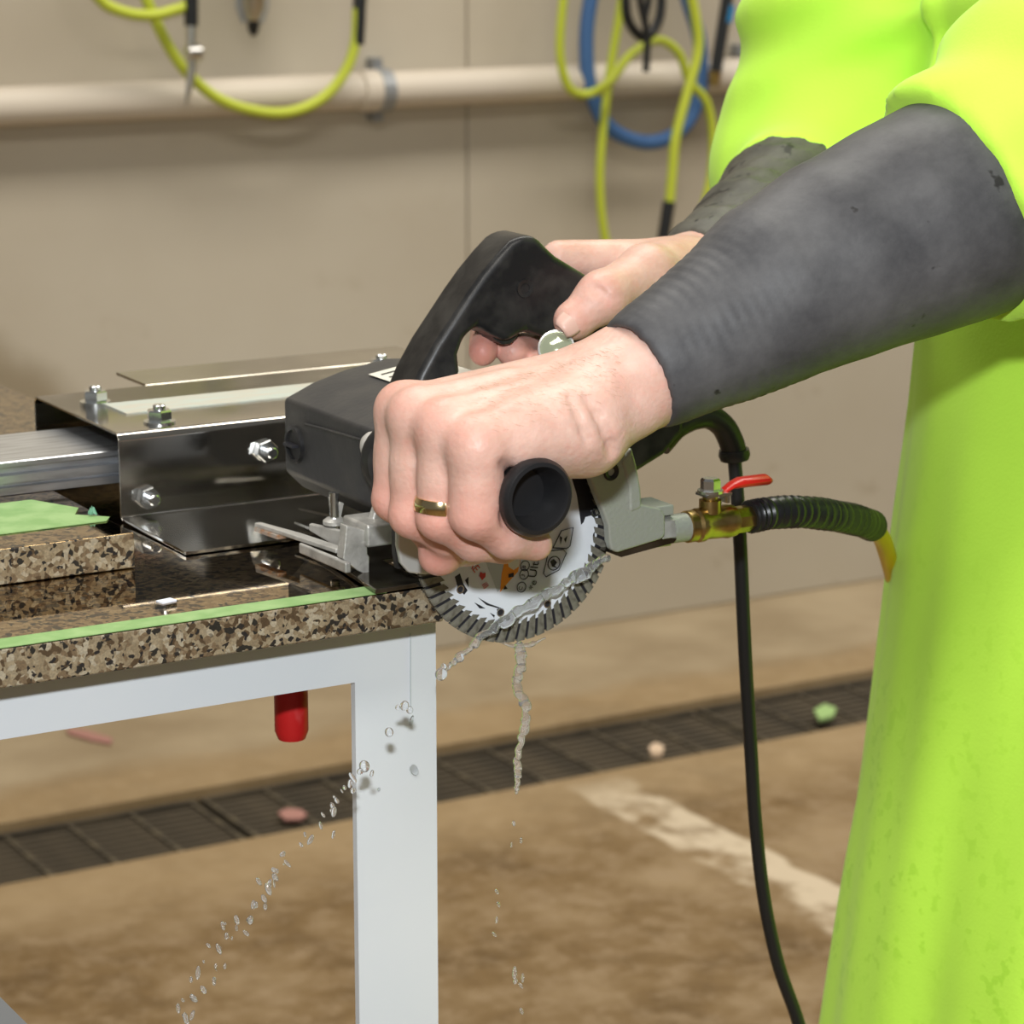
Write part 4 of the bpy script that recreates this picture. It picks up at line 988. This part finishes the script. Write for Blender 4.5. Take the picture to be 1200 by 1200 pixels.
# short fair-brown hairs on the back of the hand and wrist
b = MB(); hr = random.Random(5)
for _ in range(260):
    u_, v_ = hr.random(), hr.random(); x_, y_ = 560 + 170 * u_, 455 - 48 * u_ + 62 * v_ * v_; c_ = vol.hit(hand, x_, y_)
    if c_ is None: continue
    d_ = np.array([-.0044 + hr.uniform(-.0015, .0015), -.0006 + hr.uniform(-.001, .001), .0012 + hr.uniform(-.0014, .001)])
    b.tube([c_, c_ + d_ * .5 + (0, -.0003, .0004), c_ + d_ + (0, -.0002, .0002)], [.00005, .00004, .00002], 3, caps=False)
ha = b.build('hand_hair', mat('body_hair', (.36, .22, .12), .5), per); ha['kind'] = 'stuff'
# nails
def nail(c, n, u, lw, lh, name='fingernail'):
    c, n, u = V(c), V(n).normalized(), V(u); u = (u - n * u.dot(n)).normalized(); w = n.cross(u); b = MB(); R_, Cn = 8, 10; vs = []
    for i in range(R_ + 1):
        a = i / R_ * 2 - 1; row = []
        for j in range(Cn + 1):
            q = j / Cn * 2 - 1
            wx = lw * math.sqrt(max(0, 1 - (abs(a) ** 3) * .55)) * q
            row.append(b.bm.verts.new(c + u * (a * lh) + w * wx - n * (q * q * lw * .42 + a * a * lh * .08)))
        vs.append(row)
    for i in range(R_):
        for j in range(Cn): b.bm.faces.new((vs[i][j], vs[i + 1][j], vs[i + 1][j + 1], vs[i][j + 1]))
    o = b.build(name, M['nail'], per); s_ = o.modifiers.new('s', 'SOLIDIFY'); s_.thickness = .0006; s_.offset = 0
tn = vol2.hit(hand2, 673, 374); td = atY(704, 348, 1.305) - atY(672, 376, 1.306)
nail(tn + np.array((0, .0004, 0)), (-.30, -1, .42), td, .0074, .0092)

# ring on the ring finger
a_, b_ = FJ['ring'][0], FJ['ring'][1]; rc = a_ + (b_ - a_) * .86; rdir = (b_ - a_) / np.linalg.norm(b_ - a_)
b = MB(); b.lathe([(.0113, -.0038), (.0131, -.0034), (.0137, -.0012), (.0137, .0012), (.0131, .0034), (.0113, .0038), (.0113, -.0038)], rc, rdir, 40)
rg_ = b.build('wedding_ring', M['gold'])
tag(rg_, 'plain gold wedding ring on the left ring finger', 'ring')

# ---- grey neoprene arm sleeves
vol4 = Vol((.73, 1.03, .95), (1.18, 1.28, 1.27), .0022)
sl = vol4.new()
sp_ = [((728, 452), 1.169, .0268), ((780, 421), 1.166, .0315), ((838, 388), 1.163, .0366), ((872, 370), 1.162, .0385), ((912, 341), 1.160, .0462), ((985, 303), 1.157, .0515), ((1060, 270), 1.154, .0560), ((1125, 243), 1.152, .0590), ((1190, 208), 1.150, .0580)]
SP = [atY(x, y, Y) for (x, y), Y, r in sp_]; SR = [r for *_, r in sp_]
vol4.chain(sl, SP, SR, .012)
vol4.chain(sl, [LEL, LEL + (LSH - LEL) * .35], [.056, .058], .01)
vol4.cut_cone(sl, atY(690, 472, 1.17), atY(752, 437, 1.167), .0252, .0262, .001)
cutn = np.array(SP[0] - SP[1]); cutn /= np.linalg.norm(cutn)
vol4.plane_cut(sl, atY(745, 441, 1.168), cutn + np.array([.0, -.12, .10]), .0015)
q_, f_ = vol4.mesh(sl, 3)
# fine stretch wrinkles near the wrist, pushed along the sleeve axis coordinate
axd = (SP[4] - SP[0]) / np.linalg.norm(SP[4] - SP[0]); s_ = (q_ - SP[0]) @ axd
cen = SP[0] + np.outer(s_, axd); rad = q_ - cen; rl = np.linalg.norm(rad, axis=1, keepdims=True) + 1e-9
amp = .00022 * np.exp(-((s_ - .055) / .032) ** 2) * np.sin(s_ * 2 * math.pi / .0062 + 1.5 * np.sin(np.arctan2(rad[:, 1], rad[:, 2]) * 3))
q_ = q_ + rad / rl * amp[:, None]
o = np_mesh('arm_sleeve', q_, f_, M['neoprene'], per); o['label'] = 'smooth grey neoprene sleeve on the left forearm'
vol5 = Vol((.85, 1.30, .96), (1.22, 1.60, 1.22), .003)
sl = vol5.new()
s2 = [((795, 338), 1.362, .0285), ((845, 312), 1.375, .0335), ((885, 285), 1.395, .0405), ((925, 248), 1.43, .0465), ((985, 200), 1.48, .050)]
P2 = [atY(x, y, Y) for (x, y), Y, r in s2]
vol5.chain(sl, P2 + [REL], [r for *_, r in s2] + [.050], .012); vol5.chain(sl, [REL, REL + (RSH - REL) * .3], [.05, .052], .01)
vol5.cut_cone(sl, atY(780, 345, 1.358), atY(835, 318, 1.370), .0265, .0275, .001)
vol5.plane_cut(sl, atY(818, 322, 1.367), P2[0] - P2[1], .0015)
q_, f_ = vol5.mesh(sl, 3)
q_ += .0009 * (np.sin(q_ @ np.array([260., 140, 190])) + .7 * np.sin(q_ @ np.array([-130., 330, 220])))[:, None]
o = np_mesh('arm_sleeve', q_, f_, M['neoprene_wet'], per); o['label'] = 'dirt-spotted grey sleeve on the right forearm'

# ---- high-visibility smock
ed_y = [-900, 0, 350, 400, 500, 640, 760, 900, 1020, 1200, 1500]; ed_x = [1100, 1085, 1078, 1076, 1066, 1046, 1031, 1011, 991, 967, 935]
CYT = 1.275
zs_ = np.linspace(.36, 1.46, 45); CX, AX_, BY_ = [], [], []
for z in zs_:
    fl_ = np.clip((1.05 - z) / .7, 0, 1)
    aX, bY = .125 + .045 * fl_, .185 + .035 * fl_
    if z > 1.30: bY += .02; k_ = (z - 1.30) / .16; aX -= .05 * k_; bY -= .06 * k_ * k_
    lo_, hi_ = .9, 1.7; sp_ = math.hypot(aX * rt[0], bY * rt[1])
    for _ in range(30):
        mid = (lo_ + hi_) / 2; tp_ = (mid - aX * aX * rt[0] / sp_, CYT - bY * bY * rt[1] / sp_, z); X_, Y_ = proj(tp_)
        if X_ < np.interp(Y_, ed_y, ed_x): lo_ = mid
        else: hi_ = mid
    CX.append(mid); AX_.append(aX); BY_.append(bY)
CX = np.array(CX)
CX = np.where(zs_ > 1.15, CX[np.argmin(abs(zs_ - 1.15))], CX)
vol6 = Vol((.78, .90, .33), (1.56, 1.66, 1.50), .0042)
sm = vol6.new()
X = vol6.ax[0][:, None, None]; Y = vol6.ax[1][None, :, None]; Z = vol6.ax[2]
cx_ = np.interp(Z, zs_, CX)[None, None, :]; ax_ = np.interp(Z, zs_, AX_)[None, None, :]; by_ = np.interp(Z, zs_, BY_)[None, None, :]
U, Vv = (X - cx_) / ax_, (Y - CYT) / by_
ang = np.arctan2(Vv, U); fold = np.clip((1.08 - Z) / .5, 0.1, 1)[None, None, :]
wv = .026 * np.sin(ang * 7 + 1.1 + .8 * np.sin(Z * 5)[None, None, :]) + .016 * np.sin(ang * 13 + 2.0 * np.sin(Z * 3 + 1)[None, None, :]) + .008 * np.sin(ang * 23 + 1.3)
sm = ((np.sqrt(U * U + Vv * Vv) - 1 - wv * fold) * np.minimum(ax_, by_)).astype(np.float32)
zc_ = Z[None, None, :]; sm = smax(sm, np.broadcast_to((zc_ - 1.46), sm.shape).astype(np.float32), .05); sm = np.maximum(sm, np.broadcast_to(.36 - zc_, sm.shape))
# hollow the hem
inner_ = ((np.sqrt(U * U + Vv * Vv) - 1 - wv * fold) * np.minimum(ax_, by_)) + .008
sm = np.maximum(sm, -np.maximum(inner_, np.broadcast_to(zc_ - .95, sm.shape))).astype(np.float32)
# placket ridge down the front
pl_ = [q for q in (vol6.hit(sm, 1099, y_) for y_ in (-60, 0, 60, 110)) if q is not None]
for a_, b_ in zip(pl_, pl_[1:]): vol6.cone(sm, a_, b_, .006, .006, .01)
# sleeves
slv = vol6.new()
cuL, cuR = SP[7], atY(938, 232, 1.455)
vol6.chain(slv, [SP[5], SP[6], SP[7], SP[8], SP[8] + (.05, 0, .05), LEL + (LSH - LEL) * .55 + (.02, 0, .0), LSH], [.0560, .0600, .0632, .068, .074, .078, .076], .02)
ncl = SP[7] - SP[5]; ncl = ncl / np.linalg.norm(ncl)
LC = atY(1119, 241, 1.152); nL = -(ncl + np.array([0, 0, .10]))
X3 = vol6.ax[0][:, None, None]; Y3 = vol6.ax[1][None, :, None]; Z3 = vol6.ax[2][None, None, :]
def halfspace(f, p, n, k):
    n = np.asarray(n) / np.linalg.norm(n); return smax(f, ((X3 - p[0]) * n[0] + (Y3 - p[1]) * n[1] + (Z3 - p[2]) * n[2]).astype(np.float32), k)
slv = halfspace(slv, LC, nL, .003)
s2v = vol6.new()
RC = atY(925, 215, 1.445)
vol6.chain(s2v, [P2[3], P2[4] + (0, 0, .0), REL + (.0, 0, .01), REL + (RSH - REL) * .4, RSH], [.0505, .0555, .070, .078, .075], .025)
nR = P2[3] - P2[4]; nR = nR / np.linalg.norm(nR)
s2v = halfspace(s2v, atY(915, 225, 1.44), nR + np.array([0, 0, -.25]), .003)
allv = smin(sm, slv, .03); allv = smin(allv, s2v, .04)
f_all = allv
# drag folds on the sleeves
wr_ = (.0028 * np.sin(X3 * 70 + Z3 * 95 + Y3 * 20) + .0022 * np.sin(Z3 * 150 - X3 * 60 + Y3 * 35)) * np.clip((Z3 - 1.10) / .08, 0, 1)
f_all = f_all + wr_.astype(np.float32)
q_, f_ = vol6.mesh(f_all, 3)
o = np_mesh('smock', q_, f_, M['hivis'], per); o['label'] = 'fluorescent yellow-green smock with wide sleeves'

# trousers, boots and hair (out of the picture)
vol7 = Vol((1.02, 1.02, .06), (1.42, 1.52, 1.0), .01)
tr = vol7.new()
for s_ in (-1, 1): vol7.chain(tr, [tc + (-.02, .055 * s_, .80), tc + (-.03, .09 * s_, .50), tc + (.02, .12 * s_, .13)], [.085, .075, .064], .04)
q_, f_ = vol7.mesh(tr, 2); np_mesh('trousers', q_, f_, M['trousers'], per)
for s_ in (-1, 1):
    b = MB(); c_ = tc + (.02, .12 * s_, 0); v8 = Vol(c_ + (-.24, -.09, .0), c_ + (.12, .09, .3), .008); ff = v8.new()
    v8.chain(ff, [c_ + (0, 0, .27), c_ + (0, 0, .07)], [.062, .058], .03); v8.chain(ff, [c_ + (.02, 0, .05), c_ + (-.12, 0, .045), c_ + (-.17, 0, .04)], [.05, .046, .04], .03)
    v8.plane_cut(ff, (0, 0, .012), (0, 0, -1)); v8.plane_cut(ff, (0, 0, .275), (0, 0, 1)); q_, f_ = v8.mesh(ff, 1); q_[:, 2] -= .011; np_mesh('boot', q_, f_, M['boot'], per)
v9 = Vol(hc - .2, hc + .2, .008); ff = v9.new(); v9.ell(ff, hc + (.015, 0, .02), (.105, .088, .118), .01); v9.plane_cut(ff, hc + (-.02, 0, .01), (-.75, 0, -.66), .01)
q_, f_ = v9.mesh(ff, 1); np_mesh('hair', q_, f_, M['hair'], per)

# ================================================================== WATER
def stream(name, pts, rs, Y, seed, label, sub=7, wob=.0012):
    r_ = random.Random(seed); ctr = catmull([atY(x, y, Y) for x, y in pts], sub); n = len(ctr); rr = np.interp(np.linspace(0, len(pts) - 1, n), range(len(pts)), rs)
    ctr = [np.array(c) + (r_.uniform(-wob, wob), r_.uniform(-wob, wob), r_.uniform(-wob, wob)) for c in ctr]; rr = [q * r_.uniform(.55, 1.4) for q in rr]; rr[0] = rr[-1] = .0004
    o = MB().tube(ctr, rr, 10).build(name, M['water'], ang=180); s_ = o.modifiers.new('sub', 'SUBSURF'); s_.levels = 1; s_.render_levels = 2
    return tag(o, label, 'water')
stream('water_jet', [(716, 650), (700, 661), (680, 674), (655, 688), (630, 703), (605, 719), (580, 735), (558, 752), (540, 770), (522, 786)], [.002, .003, .0032, .0028, .0032, .003, .0028, .0026, .0024, .0012], YB - .010, 3, 'clear water jet shooting across the white blade face')
stream('water_trickle', [(608, 752), (611, 775), (606, 800), (616, 830), (613, 860), (606, 890), (607, 915), (605, 932)], [.0024, .0028, .0026, .003, .0028, .0026, .002, .001], YB, 5, 'clear trickle of water falling from the bottom of the blade', 8, .0009)
stream('water_film', [(585, 752), (605, 757), (622, 755), (640, 747)], [.0006, .0016, .0014, .0006], YB, 8, 'thin film of water clinging below the blade teeth', 6, .0003)
def drop(x, y, r, Y, group, label, sc=None):
    o = MB().sphere((0, 0, 0), r, sc or (1, 1, 1), 14, 9).build('water_drop', M['water'], ang=180); o.location = V(atY(x, y, Y)); o.rotation_euler = (random.uniform(-.4, .4), random.uniform(-.7, .3), 0)
    return tag(o, label, 'water drop', group)
YD = YB - .012
for x, y, r in ((517, 790, .0036), (520, 781, .0016), (474, 827, .0026), (480, 832, .002), (456, 858, .0024), (427, 898, .003), (422, 904, .0018), (466, 829, .0014)):
    drop(x, y, r, YD, 'drops in front of the table leg', 'clear water drop flying just in front of the white table leg', (1, .8, 1.1))
for x, y, r, sc in ((485, 902, .0030, (.8, .35, 1.2)), (482, 845, .0018, (.7, .4, 2.2)), (444, 925, .0010, (1, .4, 1))):
    drop(x, y, r, YF - .0006, 'drops on the table leg', 'water drop clinging to the face of the white table leg', sc)
rr2 = random.Random(11)
_fx = [(420, 905), (380, 955), (335, 1005), (290, 1070), (250, 1130), (215, 1190)]
sp = [(412, 918), (403, 927), (396, 938), (388, 948), (391, 934), (380, 955), (357, 978), (352, 990), (334, 1001), (336, 1012), (325, 1028), (302, 1033), (312, 1042), (296, 1060), (280, 1078), (262, 1085), (268, 1097), (258, 1112), (240, 1127), (234, 1140), (252, 1150), (236, 1160), (228, 1170), (250, 1132), (246, 1108), (222, 1148), (212, 1190)]
sp += [(np.interp(u, range(6), [p[0] for p in _fx]) + rr2.gauss(0, 9), np.interp(u, range(6), [p[1] for p in _fx]) + rr2.gauss(0, 7)) for u in [rr2.uniform(0, 5) for _ in range(38)]]
for x, y in sp:
    drop(x + rr2.uniform(-3, 3), y, rr2.uniform(.0007, .0019), YD + rr2.uniform(-.01, .004), 'spray drops below the rail', 'small clear water drop of the spray flying below the table rail', (rr2.uniform(.5, 1), .6, rr2.uniform(1, 2.2)))
for x, y in ((604, 965), (612, 985), (601, 990), (583, 1045), (586, 1060), (581, 1078), (605, 1140), (612, 1146), (609, 1155), (610, 1185), (603, 1150), (580, 1095)):
    drop(x + rr2.uniform(-2, 2), y, rr2.uniform(.0007, .0018), YB + rr2.uniform(-.003, .003), 'drops under the trickle', 'small clear water drop falling in line below the blade', (rr2.uniform(.5, 1), .7, rr2.uniform(1, 2.5)))
